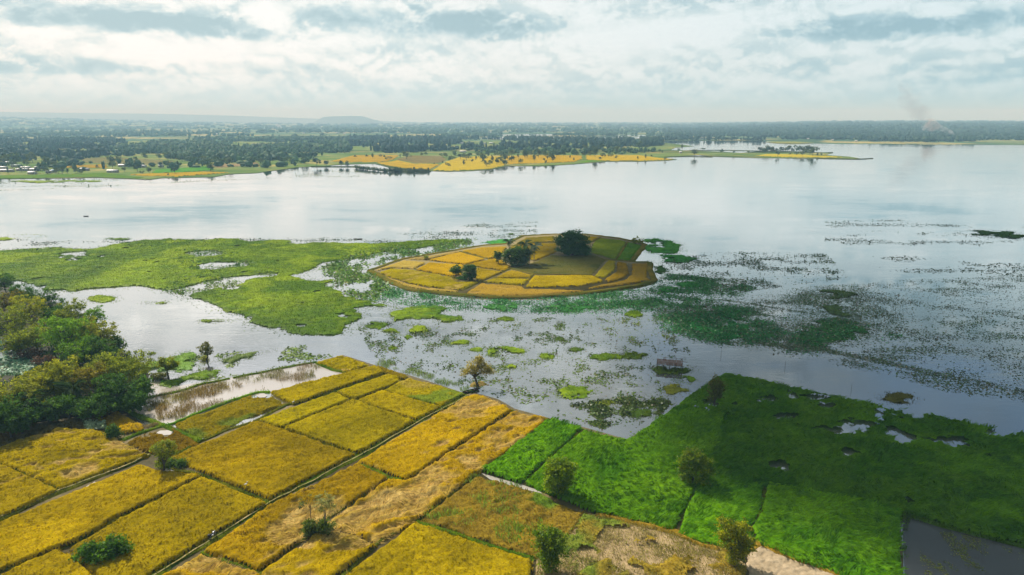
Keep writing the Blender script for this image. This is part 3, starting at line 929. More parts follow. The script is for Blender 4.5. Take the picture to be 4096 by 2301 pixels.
crop('rice_plot', I([(1765, 85), (1900, 92), (1850, 125), (1780, 128)]), 'small golden plot behind the big round tree of the island', GOLD, seed=59, **ki)
crop('rice_plot', I([(1862, 127), (1912, 100), (2060, 115), (2115, 128), (2025, 262), (1830, 205)]), 'green plot right of the big round tree of the island', ((.13, .20, .012), (.20, .26, .015)), seed=60, stripes=(.4, 12, .3), **ki)
crop('rice_plot', I([(2125, 130), (2232, 155), (2140, 264), (2035, 263)]), 'greenest plot at the east corner of the island', ((.07, .19, .01), (.13, .25, .012)), seed=61, stripes=(.4, 12, .3), **ki)

# fields on the far shore
kf = dict(cell=3.0, z0=.42, H=.8, dens=0, group='fields on the far shore', edge=3.0, rough=.2, zref=.5)
FG = ((.42, .28, .01), (.58, .38, .012))
crop('rice_field', [(1320, 646), (1412, 622), (1598, 622), (1578, 637), (1545, 647), (1500, 650), (1380, 649)], 'golden field by the lagoon on the far shore', FG, seed=70, **kf)
crop('rice_field', [(1502, 652), (1560, 648), (1590, 641), (1660, 656), (1760, 657), (1720, 681), (1640, 678), (1540, 661)], 'golden field behind the shrub row on the far shore', FG, seed=71, **kf)
crop('meadow', [(1578, 637), (1650, 622), (1770, 625), (1790, 640), (1760, 653), (1660, 653)], 'brown green meadow between the far golden fields', ((.24, .19, .06), (.30, .25, .07)), seed=72, **{**kf, 'H': .3, 'cat': 'meadow'})
crop('rice_field', [(1765, 656), (1800, 641), (1840, 628), (2010, 626), (2020, 640), (2024, 661), (1968, 675), (1890, 681), (1797, 684), (1728, 682)], 'yellow field under scattered trees in the middle of the far shore', ((.52, .38, .015), (.64, .46, .02)), seed=73, **kf)
crop('rice_field', [(2018, 627), (2100, 622), (2330, 623), (2330, 636), (2300, 648), (2200, 652), (2084, 655), (2030, 660)], 'yellow field right of the scattered trees on the far shore', FG, seed=74, **kf)
crop('rice_field', [(2340, 623), (2400, 622), (2560, 622), (2640, 633), (2700, 637), (2660, 641), (2560, 644), (2425, 644), (2345, 640)], 'golden field ending in the pointed spit on the far shore', ((.56, .38, .015), (.66, .46, .02)), seed=75, **kf)
crop('meadow', [(2310, 652), (2345, 642), (2420, 641), (2400, 646)], 'bright green wet corner of the far shore', ((.10, .26, .02), (.16, .32, .03)), seed=76, **{**kf, 'H': .3, 'cat': 'meadow'})
crop('rice_field', [(168, 661), (261, 664), (424, 658), (435, 672), (272, 672)], 'golden field behind the lakeside village', FG, seed=77, **kf)
crop('rice_field', [(603, 693), (620, 680), (842, 666), (864, 680), (706, 693)], 'bright green field right of the lakeside village', ((.09, .30, .03), (.15, .36, .04)), seed=78, **kf)
crop('rice_field', [(500, 699), (815, 688), (924, 691), (706, 707), (571, 704)], 'narrow golden field at the water edge near the village', FG, seed=79, **kf)
crop('meadow', [(326, 634), (451, 628), (712, 645), (641, 658), (435, 655), (320, 650)], 'pale brown pasture above the village', ((.22, .22, .06), (.32, .27, .09)), seed=80, **{**kf, 'H': .3, 'cat': 'meadow'})
crop('meadow', [(815, 661), (1033, 650), (1040, 661), (870, 672)], 'pinkish fallow field above the left shore', ((.34, .25, .12), (.42, .31, .15)), seed=81, **{**kf, 'H': .3, 'cat': 'meadow'})
crop('rice_field', [(3060, 617), (3200, 619), (3320, 626), (3380, 630), (3260, 631), (3130, 629), (3020, 624)], 'yellow strip of rice on the narrow far spit', ((.50, .40, .02), (.6, .48, .03)), seed=82, **kf)
crop('rice_field', [(3060, 568), (3180, 568), (3260, 572), (3180, 575), (3110, 573)], 'yellow green field on the far right shore', ((.30, .32, .04), (.42, .40, .05)), seed=83, **{**kf, 'z0': .9})
crop('meadow', [(0, 702), (130, 700), (330, 695), (420, 690), (480, 700), (580, 708), (560, 715), (380, 709), (217, 711), (-200, 718), (-400, 715)], 'green wet meadow in front of the village', ((.10, .22, .02), (.17, .28, .03)), seed=84, **{**kf, 'H': .3, 'cat': 'meadow'})
# ------------------------------------------------------------------ bunds and paths
def ribbon(line, width, prof, z0, step=0.7, seed=0, amp=0.12):
    """strip along a polyline with a cross profile [(offset -1..1, height)]"""
    line = np.asarray(line, float)
    seg = np.linalg.norm(np.diff(line, axis=0), axis=1)
    s = np.concatenate([[0], np.cumsum(seg)])
    n = max(2, int(s[-1] / step))
    t = np.linspace(0, s[-1], n)
    c = np.stack([np.interp(t, s, line[:, 0]), np.interp(t, s, line[:, 1])], 1)
    if width < 3.5:
        c = c + np.stack([fbm(t, t * 0 + seed, 7.0, seed + 60, 3) - .5, fbm(t, t * 0 + seed, 7.0, seed + 65, 3) - .5], 1) * .9
    tg = np.gradient(c, axis=0)
    tg /= np.linalg.norm(tg, axis=1)[:, None] + 1e-9
    nr = np.stack([-tg[:, 1], tg[:, 0]], 1)
    k = len(prof)
    v = np.zeros((n, k, 3))
    for j, (o, h) in enumerate(prof):
        wv = width * .5 * (1 + (vnoise(t, t * 0 + j * 7, 2.5, seed) - .5) * .7)
        p = c + nr * (o * wv)[:, None]
        v[:, j, :2] = p
        v[:, j, 2] = z0 + h * (1 + (fbm(p[:, 0], p[:, 1], 1.5, seed + 3, 2) - .5) * .8) + (0 if h <= 0.01 else (vnoise(p[:, 0], p[:, 1], .8, seed) - .5) * amp)
    idx = np.arange(n * k).reshape(n, k)
    q = np.stack([idx[:-1, :-1], idx[:-1, 1:], idx[1:, 1:], idx[1:, :-1]], -1).reshape(-1, 4)[:, ::-1]
    return v.reshape(-1, 3), q, c


PROF = [(-1, -.1), (-.7, .22), (-.25, .34), (.25, .34), (.7, .22), (1, -.1)]
GRASS = ((.07, .15, .006), (.16, .23, .01))
DRYGR_SHADE = ((.07, .10, .006), (.17, .17, .012))  # bund grass darkened to read as the shadowed gaps between plots


def bund(px, width, label, pal=GRASS, h=1.0, dens=7.0, seed=0, blade=.42):
    line = PW(px, 0.25)
    prof = [(o, a * h) for o, a in PROF]
    v, q, c = ribbon(line, width, prof, 0.06, .6, seed)
    t = fbm(v[:, 0], v[:, 1], 4.0, seed + 1, 3)
    cc = lerp(pal[0], pal[1], np.clip((t - .5) * 2.5 + .5, 0, 1))
    o = link('field_bund', nmesh('field_bund', v, q, M['rice'], cc, smooth=True))
    tag(o, label, kind='structure')
    rng = np.random.default_rng(seed + 400)
    n = int(np.linalg.norm(np.diff(line, axis=0), axis=1).sum() * width * dens)
    f = rng.integers(0, len(q), n)
    w = rng.random((n, 4))
    w /= w.sum(1)[:, None]
    P = (v[q[f]] * w[:, :, None]).sum(1)
    C = (cc[q[f]] * w[:, :, None]).sum(1) * (.7 + .7 * rng.random((n, 1)))
    keep = vnoise(P[:, 0], P[:, 1], 1.7, seed + 9) > .25
    V, F, CC = stalks(P[keep], blade, .11, .25, C[keep], rng)
    ch = link('grass', nmesh('grass', V, F, M['blade'], CC), o)
    ch['kind'] = 'stuff'
    return o


PATH = [(1868, 1578), (1764, 1634), (1662, 1688), (1432, 1824), (1250, 1920), (1075, 2008), (850, 2151), (614, 2301), (470, 2400)]
bund(PATH, 2.1, 'grassy main bund carrying the field path', ((.065, .12, .005), (.17, .19, .01)), seed=1, h=.7)
bund([(575, 1592), (720, 1561), (800, 1535), (916, 1513)], 1.1, 'thin green bund left of the gap above the reed strip', seed=2, h=.8)
bund([(932, 1510), (1040, 1490), (1120, 1471), (1266, 1447)], 1.2, 'thin green bund right of the gap above the reed strip', seed=3, h=.8)
bund([(485, 1628), (560, 1665), (648, 1701), (720, 1727), (800, 1764)], 1.5, 'bushy bund running from the grove to the bund crossing', seed=4)
bund([(648, 1703), (700, 1690), (788, 1652), (940, 1594), (1037, 1567), (1080, 1567)], 1.0, 'bright green bund above the olive plot', ((.14, .32, .01), (.22, .38, .015)), seed=5)
bund([(648, 1703), (590, 1720), (478, 1764)], 1.3, 'bund curving left from the crossing', seed=6)
bund([(800, 1764), (740, 1798), (664, 1834), (640, 1850)], 1.3, 'bund between the small brown plot and large golden plot', DRYGR_SHADE, seed=7)
bund([(800, 1764), (905, 1718), (1030, 1678), (1140, 1616), (1172, 1614), (1345, 1565), (1545, 1490), (1610, 1512)], 1.1, 'dark grassy bund behind the narrow golden plots', DRYGR_SHADE, seed=8, h=.7)
bund([(1270, 1450), (1330, 1478), (1385, 1490)], 1.2, 'bund below the farthest small plot', seed=9)
bund([(1030, 1680), (1130, 1708), (1425, 1816)], .9, 'bund between the two largest left plots', DRYGR_SHADE, seed=10, h=.6)
bund([(1128, 1706), (1405, 1596), (1420, 1596), (1530, 1560), (1620, 1514)], .9, 'bund above the large bright yellow plot', DRYGR_SHADE, seed=11, h=.6)
bund([(1340, 1567), (1412, 1596), (1662, 1680)], .9, 'bund below the small golden plots near the path', DRYGR_SHADE, seed=12, h=.6)
bund([(1532, 1560), (1766, 1624)], .9, 'bund under the plot nearest the lone tree', DRYGR_SHADE, seed=13, h=.6)
bund([(600, 1818), (480, 1872), (239, 1962), (0, 2072), (-200, 2165)], 1.9, 'left field path bund leading to the leaning tree', DRYGR_SHADE, seed=14)
bund([(-100, 1830), (0, 1848), (60, 1872), (239, 1958)], 1.1, 'bund under the wide left golden plot', seed=15, h=.7)
bund([(660, 1845), (700, 1875), (803, 1898), (1072, 2006)], 1.0, 'bund under the plot with a sunken seam', DRYGR_SHADE, seed=16, h=.6)
bund([(805, 1903), (470, 2070), (285, 2178), (0, 2286), (-140, 2340)], 1.0, 'bund between the two long left plots', DRYGR_SHADE, seed=17, h=.7)
bund([(1432, 1848), (1510, 1878), (1560, 1908), (1626, 1916)], .9, 'short bund at the lower end of the orange gold plot', seed=18, h=.6)
bund([(1626, 1916), (1850, 1768), (2050, 1637)], .9, 'straight bund between orange gold and flattened plots', DRYGR_SHADE, seed=19, h=.6)
bund([(1558, 1911), (1300, 2077), (1213, 2153), (1040, 2278), (1060, 2300)], .9, 'bund left of the flattened plot', DRYGR_SHADE, seed=20, h=.6)
bund([(812, 2204), (920, 2244), (1042, 2280)], .9, 'bund above the flattened bottom corner', seed=21, h=.6)
bund([(2191, 1673), (2148, 1716), (1900, 1895), (1662, 2080), (1512, 2172), (1371, 2301), (1270, 2400)], 1.2, 'long bund dividing golden from green plots', DRYGR_SHADE, seed=22, h=.7)
bund([(1668, 2081), (1876, 2155), (2140, 2233)], 1.3, 'green bund above the broad bottom plot', seed=23)
bund([(2332, 1712), (2224, 1801), (2085, 1930)], 1.0, 'dry divider between the two bright green paddies', DRYGR_SHADE, seed=24, h=.6)
bund([(2333, 2048), (2265, 2124), (2150, 2230)], 1.5, 'golden grass bund left of the patchy mud', ((.30, .21, .02), (.42, .29, .03)), seed=25)
bund([(2780, 1965), (2740, 2040), (2697, 2114)], .9, 'dry divider ditch running down from the dark tree', DRYGR_SHADE, seed=26, h=.4, dens=4)
bund([(3064, 1943), (3034, 2059), (3004, 2105)], .9, 'weedy divider in the shaded green paddies', DRYGR_SHADE, seed=27, h=.5)
bund([(2390, 2055), (2550, 2093), (2700, 2130), (2795, 2166), (2905, 2197), (3000, 2200), (3045, 2176), (3180, 2234), (3365, 2298), (3480, 2350)], 1.6, 'orange grass bank along the lower edge of the green paddies', ((.28, .19, .02), (.44, .28, .03)), seed=28)
bund([(3608, 2047), (3800, 2106), (4096, 2180), (4500, 2285)], 1.3, 'dark bank above the flooded plot', ((.06, .13, .01), (.10, .18, .015)), seed=29, h=.6)

# worn track on the main bund
v, q, c = ribbon(PW([(x + 4, y + 3) for x, y in PATH], .25), .24, [(-1, .285), (0, .30), (1, .285)], 0.06, .6, 77, 0.0)
v[:, 2] += .03
tag(link('footpath', nmesh('footpath', v, q, M['track'])), 'pale worn footpath on the main bund', kind='structure')
v, q, c = ribbon(PW([(600, 1819), (480, 1873), (239, 1963), (0, 2073), (-200, 2166)], .3), .30, [(-1, .40), (0, .42), (1, .40)], 0.06, .6, 78, 0.0)
v[:, 2] += .03
tag(link('footpath', nmesh('footpath', v, q, M['track'])), 'faint worn footpath on the left bund', kind='structure')

# island and shore banks
def bank(px, width, z, label, pal, seed, h=1.0):
    v, q, c = ribbon(PW(px, z), width, [(o, a * h) for o, a in PROF], z - .05, 2.5, seed)
    t = fbm(v[:, 0], v[:, 1], 6.0, seed + 1, 3)
    o = link('grass_bank', nmesh('grass_bank', v, q, M['rice'], lerp(pal[0], pal[1], np.clip((t - .5) * 2.5 + .5, 0, 1)), smooth=True))
    return tag(o, label, kind='structure')


bank(ISLE + [ISLE[0]], 3.2, .3, 'grassy bank round the island', ((.12, .13, .015), (.26, .20, .03)), 41, 1.6)
for px, lab in [([I([(590, 262)])[0], I([(880, 300)])[0], I([(1180, 352)])[0]], 'low bund across the west of the island'),
                ([I([(495, 336)])[0], I([(780, 392)])[0], I([(830, 428)])[0]], 'low bund behind the pair of island trees'),
                ([I([(850, 500)])[0], I([(1000, 430)])[0], I([(1180, 352)])[0], I([(1235, 330)])[0]], 'low bund crossing the island to the bamboo'),
                ([I([(1090, 401)])[0], I([(1380, 406)])[0]], 'low bund between two narrow island plots'),
                ([I([(1235, 335)])[0], I([(1395, 375)])[0], I([(1850, 382)])[0]], 'low bund below the island meadow'),
                ([I([(1395, 375)])[0], I([(1325, 460)])[0]], 'short bund beside the striped island plot'),
                ([I([(1015, 436)])[0], I([(1315, 460)])[0]], 'low bund above the brown island plot'),
                ([I([(840, 203)])[0], I([(1050, 258)])[0], I([(1230, 320)])[0]], 'low bund between the bright golden island plots'),
                ([I([(1220, 162)])[0], I([(1430, 133)])[0], I([(1580, 138)])[0]], 'low bund behind the island palms'),
                ([I([(1950, 268)])[0], I([(2035, 268)])[0], I([(2150, 280)])[0]], 'low bund below the green island plots'),
                ([I([(2035, 270)])[0], I([(2120, 130)])[0]], 'low bund between the green island plots'),
                ([I([(1910, 95)])[0], I([(1860, 126)])[0], I([(1790, 140)])[0]], 'low bund behind the island green plot')]:
    bank(px, 1.6, .5, lab, ((.13, .13, .015), (.24, .19, .03)), 43, .9)
for px, w_, lab in [([(1245, 667), (1300, 667), (1424, 667), (1470, 674), (1545, 684), (1640, 687), (1725, 686)], 4.0, 'dark bund across the lagoon of the far shore'),
                    ([(2757, 602), (2880, 601), (3030, 604), (3160, 606), (3290, 611), (3330, 610)], 5.0, 'dark bund in front of the wooded spit'),
                    ([(2640, 563), (2800, 563), (3054, 563)], 6.0, 'low dam across the far inlet'),
                    ([(2660, 628), (2760, 626), (2850, 628)], 3.0, 'narrow wet bund beside the golden spit'),
                    ([(3264, 634), (3435, 637), (3490, 634)], 3.0, 'thin tongue of land at the end of the spit')]:
    bank(px, w_, .3, lab, ((.07, .10, .02), (.13, .14, .03)), 44, 2.2)

# ------------------------------------------------------------------ plants on the water
def largest(keep):
    """only the largest joined patch of grid cells"""
    cell = keep[:-1, :-1] & keep[1:, :-1] & keep[1:, 1:] & keep[:-1, 1:]
    todo = set(zip(*[a_.tolist() for a_ in np.nonzero(cell)]))
    best = []
    while todo:
        st = [todo.pop()]
        comp = [st[0]]
        while st:
            i, j = st.pop()
            for p_ in ((i + 1, j), (i - 1, j), (i, j + 1), (i, j - 1)):
                if p_ in todo:
                    todo.remove(p_)
                    st.append(p_)
                    comp.append(p_)
        if len(comp) > len(best):
            best = comp
    o = np.zeros_like(keep)
    if best:
        i, j = np.array(best).T
        for di in (0, 1):
            for dj in (0, 1):
                o[i + di, j + dj] = True
    return o


def mat_patch(name, polys, label, pal, cell=.8, seed=0, holes=(), rag=3.0, H=.42, hole_n=0.0, accent=None, z0=.02, rough=.9, group=None, cat=None, kind=None, tufts=1.2):
    """a floating mat: ragged sheet of low plants"""
    polys = [np.asarray(p) for p in polys]
    allp = np.concatenate(polys)
    gx, gy = grid_in(allp, cell, seed, .3, rag)
    d = np.full(gx.shape, -1e9)
    for p in polys:
        d = np.maximum(d, sdist(gx, gy, p))
    for p in holes:
        d = np.minimum(d, -sdist(gx, gy, np.asarray(p)))
    d = d + (fbm(gx, gy, rag * 3 if rag > 2.4 else 2.3, seed, 5) - .5) * rag * 3.4 + (fbm(gx, gy, 2.4, seed + 13, 3) - .5) * min(2.2, rag * 1.3)
    keep = d > 0
    if hole_n:
        keep &= ~((fbm(gx, gy, 7, seed + 6, 5) > 1 - hole_n))
    if group:
        keep = largest(keep)
    n1 = fbm(gx, gy, 2.6, seed + 1, 4)
    n2 = fbm(gx, gy, 22, seed + 2, 4)
    z = z0 + H * (.35 + 1.3 * n1 * rough + (n2 - .5) * .5) * sst(d, 0, 1.2)
    t = np.clip((n2 - .5) * 2.6 + (n1 - .5) * 1.2 + .5, 0, 1)
    cc = lerp(pal[0], pal[1], t) * (.72 + .56 * fbm(gx, gy * .6, 7, seed + 12, 5))[..., None]
    if accent is not None:
        cc = lerp(cc, accent, .7 * sst(fbm(gx, gy, 18, seed + 8, 4), .55, .68))
    used, q = grid_faces(keep)
    if not len(q):
        return None
    vx = np.stack([gx.ravel()[used], gy.ravel()[used], z.ravel()[used]], 1)
    cu = cc.reshape(-1, 3)[used]
    org = np.array([allp[:, 0].mean(), allp[:, 1].mean(), 0])
    o = link(name, nmesh(name, vx - org, q, M['weed'], cu, smooth=True), loc=tuple(org))
    tag(o, label, cat, group, kind)
    rng = np.random.default_rng(seed + 900)
    n = int(len(q) * cell * cell * tufts)
    if n > 0:
        f = rng.integers(0, len(q), n)
        P = vx[q[f]].mean(1) + np.concatenate([(rng.random((n, 2)) - .5) * cell, np.zeros((n, 1))], 1)
        C = cu[q[f]].mean(1) * (.65 + .8 * rng.random((n, 1)))
        V, F, CC = stalks(P, H * .7 + .06, cell * .34, .22, C, rng)
        # loose leaves floating off the rim
        fr = (d < .6) & (d > -rag * 2.0)
        fx, fy, fd = gx[fr], gy[fr], d[fr]
        k = rng.random(len(fx)) < np.clip(.85 * np.exp(fd / (rag * .5)), 0, .8)
        if k.any():
            fp = np.stack([fx[k] + (rng.random(k.sum()) - .5) * cell, fy[k] + (rng.random(k.sum()) - .5) * cell, np.full(k.sum(), .03)], 1)
            V3, F3, C3_ = stalks(fp, .12, cell * .5, cell * .7, cc[fr][k] * (.6 + .7 * rng.random((k.sum(), 1))), rng)
            F = np.concatenate([F, F3 + len(V)])
            V = np.concatenate([V, V3])
            CC = np.concatenate([CC, C3_])
        ch = link('leaves', nmesh('leaves', V - org, F, M['blade'], CC), o)
        ch['kind'] = 'stuff'
    return o


def ell(cx, cy, rx, ry, n=14):
    return PW([(cx + rx * math.cos(2 * math.pi * k / n), cy + ry * math.sin(2 * math.pi * k / n)) for k in range(n)])


WEED = ((.08, .155, .005), (.185, .275, .008))
WEED_L = ((.14, .24, .008), (.26, .35, .01))
EMER = ((.03, .20, .035), (.07, .30, .05))
MATA = PW([(-300, 1020), (-100, 1008), (0, 1003), (100, 998), (200, 992), (340, 1000), (420, 985), (560, 965), (640, 960), (780, 957), (950, 958), (990, 970), (1080, 962), (1160, 965), (1180, 975), (1300, 970), (1400, 976), (1500, 972), (1600, 970), (1760, 962), (1850, 960), (1810, 972), (1700, 990), (1600, 1002), (1500, 1015), (1400, 1035), (1330, 1045), (1290, 1058), (1240, 1075), (1190, 1105),
           (1230, 1115), (1300, 1125), (1340, 1140), (1380, 1160), (1400, 1190), (1480, 1205), (1580, 1225), (1500, 1230), (1450, 1240), (1430, 1270), (1380, 1290), (1400, 1310), (1340, 1330), (1240, 1330), (1160, 1325), (1080, 1305), (1010, 1285), (960, 1262), (880, 1245), (830, 1220), (790, 1200), (740, 1190), (680, 1170), (590, 1150), (480, 1150), (380, 1158), (300, 1168), (240, 1170), (130, 1140), (0, 1115), (-150, 1100), (-300, 1100)])
mat_patch('floating_weed', [MATA], 'broad bright green mat of floating weed left of the island', WEED, .75, 3,
          holes=[PW([(770, 1012), (830, 1003), (890, 1010), (880, 1022), (800, 1026)]), PW([(800, 1062), (850, 1052), (980, 1048), (960, 1064), (860, 1078), (780, 1082)]), PW([(720, 1158), (820, 1128), (900, 1112), (1090, 1095), (1080, 1106), (1000, 1116), (950, 1136), (880, 1150), (760, 1180)]), PW([(880, 1160), (950, 1148), (940, 1156)]), PW([(250, 1012), (330, 1004), (360, 1022), (290, 1034)])],
          rag=3.6, accent=WEED_L[1], kind='stuff', tufts=1.8, hole_n=.22)
mat_patch('floating_weed', [PW([(1540, 1260), (1600, 1235), (1700, 1225), (1780, 1230), (1760, 1260), (1840, 1265), (1875, 1285), (1800, 1290), (1740, 1280), (1650, 1275), (1580, 1285)])], 'mid green weed mat below the island', WEED, .5, 4, rag=1.6, accent=(.04, .17, .02), kind='stuff')
KW = dict(group='small floating weed mats', cat='weed mat', cell=.33, rag=1.5, tufts=5.0, H=.30, hole_n=.36)
SM = [(1500, 1302, 52, 13, 'round dark green weed mat right of the broad mat', WEED), (1563, 1324, 30, 8, 'small weed mat just below the round dark mat', WEED), (1604, 1351, 28, 8, 'small bright weed mat left of centre on open water', WEED_L),
      (1672, 1322, 40, 18, 'frayed lime green weed mat under the mid green mat', WEED_L), (2015, 1407, 76, 22, 'long grass green weed mat above the lone tree', WEED_L), (2288, 1566, 72, 28, 'wide bright weed mat right of the lone tree', WEED_L),
      (2425, 1430, 66, 16, 'dark grassy weed mat left of the stilt platform', WEED), (2535, 1426, 55, 13, 'dark olive weed mat nearest the stilt platform', ((.06, .11, .01), (.11, .16, .012))), (2690, 1560, 46, 24, 'yellowish grass mat at the corner of the shaded paddy', ((.17, .19, .015), (.27, .25, .02))),
      (2750, 1519, 46, 13, 'smooth bright mat just below the stilt platform', ((.13, .24, .01), (.20, .30, .012))), (2025, 1277, 32, 9, 'small olive mat under the dark lotus belt', WEED), (2240, 1357, 28, 9, 'small dark mat in the middle of the open water', ((.06, .11, .01), (.11, .16, .012))),
      (2198, 1427, 32, 9, 'small green mat right of the long grass green one', WEED), (1843, 1371, 34, 9, 'thin lime mat above the golden fields tip', WEED_L), (2537, 1258, 34, 14, 'olive tuft mat at the left rim of the emerald lotus', WEED),
      (3590, 1592, 66, 18, 'brown olive mat off the half drowned paddy', ((.09, .09, .015), (.15, .14, .02))), (410, 1196, 58, 15, 'pointed green mat beside the grove', WEED_L), (2060, 937, 33, 4, 'thin dark mat behind the island', ((.06, .13, .01), (.10, .18, .012))),
      (2560, 1655, 60, 18, 'dark weed mat off the bright green paddy', ((.07, .13, .01), (.12, .18, .012))), (2420, 1615, 40, 11, 'small drab weed mat left of the dark paddy mat', ((.09, .14, .012), (.15, .19, .015))), (2640, 1605, 38, 16, 'olive mat at the mouth of the paddy channel', ((.09, .14, .012), (.15, .19, .015))),
      (2150, 1363, 26, 8, 'small lime mat left of the dark open water mat', WEED_L), (1895, 1397, 24, 8, 'small lime mat left of the long grass green one', WEED_L), (2060, 1470, 32, 9, 'sparse lime mat behind the lone tree on the right', WEED_L), (2300, 1398, 26, 7, 'narrow dark mat left of the grassy ones', ((.06, .11, .01), (.11, .16, .012))),
      (1560, 1395, 20, 7, 'tiny lime mat above the farthest golden plot', WEED_L), (2750, 1140, 46, 12, 'emerald plant mat south east of the island', EMER), (2680, 1160, 40, 12, 'dark emerald mat off the island east end', EMER),
      (620, 1211, 45, 3, 'thin green line of weed on the pale water left', WEED_L), (862, 1285, 62, 5, 'thin green weed arm at the broad mat tip', WEED_L), (1340, 1303, 24, 5, 'small mat touching the lower rim of the broad mat', WEED)]
for k, (cx, cy, rx, ry, lab, pal) in enumerate(SM):
    mat_patch('weed_mat', [ell(cx, cy, rx, ry)], lab, pal, seed=30 + k, **{**KW, 'cell': .35 if cy > 1300 else .5})
mat_patch('weed_mat', [ell(3960, 933, 110, 11), ell(4060, 946, 70, 9)], 'dark green weed mat at the right edge of the lake', ((.04, .10, .012), (.07, .15, .015)), seed=70, **{**KW, 'cell': 1.0, 'rag': 3.0, 'tufts': .5})
mat_patch('weed_mat', [ell(100, 945, 90, 6), ell(-20, 955, 80, 8)], 'thin green mat at the left edge of the lake', WEED_L, seed=71, **{**KW, 'cell': 1.0, 'rag': 2.0, 'tufts': .5})
mat_patch('weed_mat', [ell(470, 957, 55, 5)], 'small mat behind the broad mat on the left', WEED, seed=72, **{**KW, 'cell': 1.0, 'rag': 2.0, 'tufts': .5})
mat_patch('weed_mat', [PW([(0, 722), (140, 724), (330, 720), (420, 726), (300, 731), (120, 733)])], 'thin weed streaks off the village shore', WEED_L, seed=73, **{**KW, 'cell': 2.0, 'rag': 5.0, 'tufts': 0, 'H': .4})
mat_patch('weed_mat', [PW([(600, 1452), (690, 1430), (740, 1408), (780, 1420), (800, 1470), (760, 1500), (700, 1482), (640, 1492), (560, 1492), (560, 1465)])], 'light green grass flat behind the two small flooded trees', ((.13, .26, .03), (.20, .33, .05)), seed=74, **{**KW, 'H': .5})
mat_patch('weed_mat', [PW([(645, 1540), (700, 1518), (800, 1484), (890, 1478), (870, 1505), (780, 1520), (720, 1535), (680, 1545)])], 'yellow green grass tongue in front of the two small flooded trees', WEED_L, seed=75, **{**KW, 'H': .4})
mat_patch('weed_mat', [PW([(860, 1440), (940, 1422), (1060, 1402), (1090, 1400), (1000, 1430), (900, 1450)])], 'sparse dull reed flat right of the two small flooded trees', ((.12, .19, .04), (.2, .25, .06)), seed=76, **{**KW, 'H': .5, 'rag': 1.6, 'hole_n': .45})
mat_patch('weed_mat', [PW([(2570, 955), (2640, 957), (2715, 975), (2725, 1005), (2680, 1015), (2600, 1015), (2575, 990)])], 'emerald green plant mat off the island east corner', ((.06, .25, .03), (.13, .36, .05)), seed=77, **{**KW, 'cell': .6, 'rag': 3.0, 'hole_n': .36, 'tufts': 1.5})
mat_patch('weed_mat', [PW([(2640, 1022), (2700, 1018), (2780, 1033), (2795, 1040), (2720, 1052), (2650, 1048)])], 'dark emerald plant tongue off the island east corner', EMER, seed=78, **{**KW, 'cell': .6, 'rag': 2.0, 'tufts': 1.5})
mat_patch('weed_mat', [PW([(2600, 1045), (2650, 1060), (2680, 1085), (2660, 1110), (2610, 1125), (2570, 1125), (2620, 1100), (2620, 1070)])], 'dark green ring of plants round the island east end', ((.05, .13, .012), (.09, .19, .02)), seed=79, **{**KW, 'cell': .6, 'rag': 1.6, 'tufts': 1.5})
mat_patch('weed_mat', [PW([(1940, 970), (2010, 958), (2060, 957), (2110, 963), (2080, 975), (2000, 985)])], 'emerald plant mat behind the island palms', EMER, seed=80, **{**KW, 'cell': .7, 'rag': 2.6, 'hole_n': .3, 'tufts': 1.0})


def leaves(name, n, bounds_px, densf, label, pal, size, seed, upright=.25, z=.03, hgt=.35):
    """loose floating leaves scattered by a density function"""
    rng = np.random.default_rng(seed)
    B = PW(bounds_px)
    lo, hi = B.min(0), B.max(0)
    got = []
    tot = 0
    for _ in range(30):
        p = lo + rng.random((n * 2, 2)) * (hi - lo)
        ins = sdist(p[:, 0], p[:, 1], B) > 0
        p = p[ins]
        p = p[rng.random(len(p)) < densf(p[:, 0], p[:, 1])]
        got.append(p)
        tot += len(p)
        if tot >= n:
            break
    P = np.concatenate(got)[:n]
    n = len(P)
    s = size * (.5 + rng.random(n) ** 1.5 * 1.3)
    a = rng.random(n) * 2 * math.pi
    up = rng.random(n) < upright
    tx = np.where(up, .5 + rng.random(n) * .8, rng.random(n) * .18)
    # local frame: long axis u, cross axis w tilted by tx
    u = np.stack([np.cos(a), np.sin(a), np.zeros(n)], 1)
    w = np.stack([-np.sin(a) * np.cos(tx), np.cos(a) * np.cos(tx), np.sin(tx)], 1)
    c = np.stack([P[:, 0], P[:, 1], z + np.where(up, s * .45 * np.sin(tx) + rng.random(n) * hgt, rng.random(n) * .05)], 1)
    k = .55 + .45 * rng.random(n)
    S = s[:, None]
    ang = [0, 1.1, 2.1, 3.2, 4.2, 5.2]
    v = np.stack([c + u * S * .5 * math.cos(t) + w * S * .5 * (k[:, None]) * math.sin(t) for t in ang], 1)
    b = np.arange(n)[:, None] * 6
    f = np.concatenate([b + np.array([[0, 1, 2, 3]]), b + np.array([[0, 3, 4, 5]])])
    t = np.clip((fbm(P[:, 0], P[:, 1], 14, seed + 3, 4) - .5) * 2.6 + .5, 0, 1)
    cc = lerp(pal[0], pal[1], t) * (.6 + .8 * rng.random((n, 1)))
    if len(pal) > 2:
        m = rng.random(n) < .12
        cc[m] = np.asarray(pal[2]) * (.7 + .6 * rng.random((m.sum(), 1)))
    o = link(name, nmesh(name, v.reshape(-1, 3), f, M['lotus'], np.repeat(cc, 6, 0)))
    tag(o, label, kind='stuff')
    return o


def zone(poly_px, soft):
    B = PW(poly_px)
    return lambda x, y: sst(sdist(x, y, B), -soft, soft)


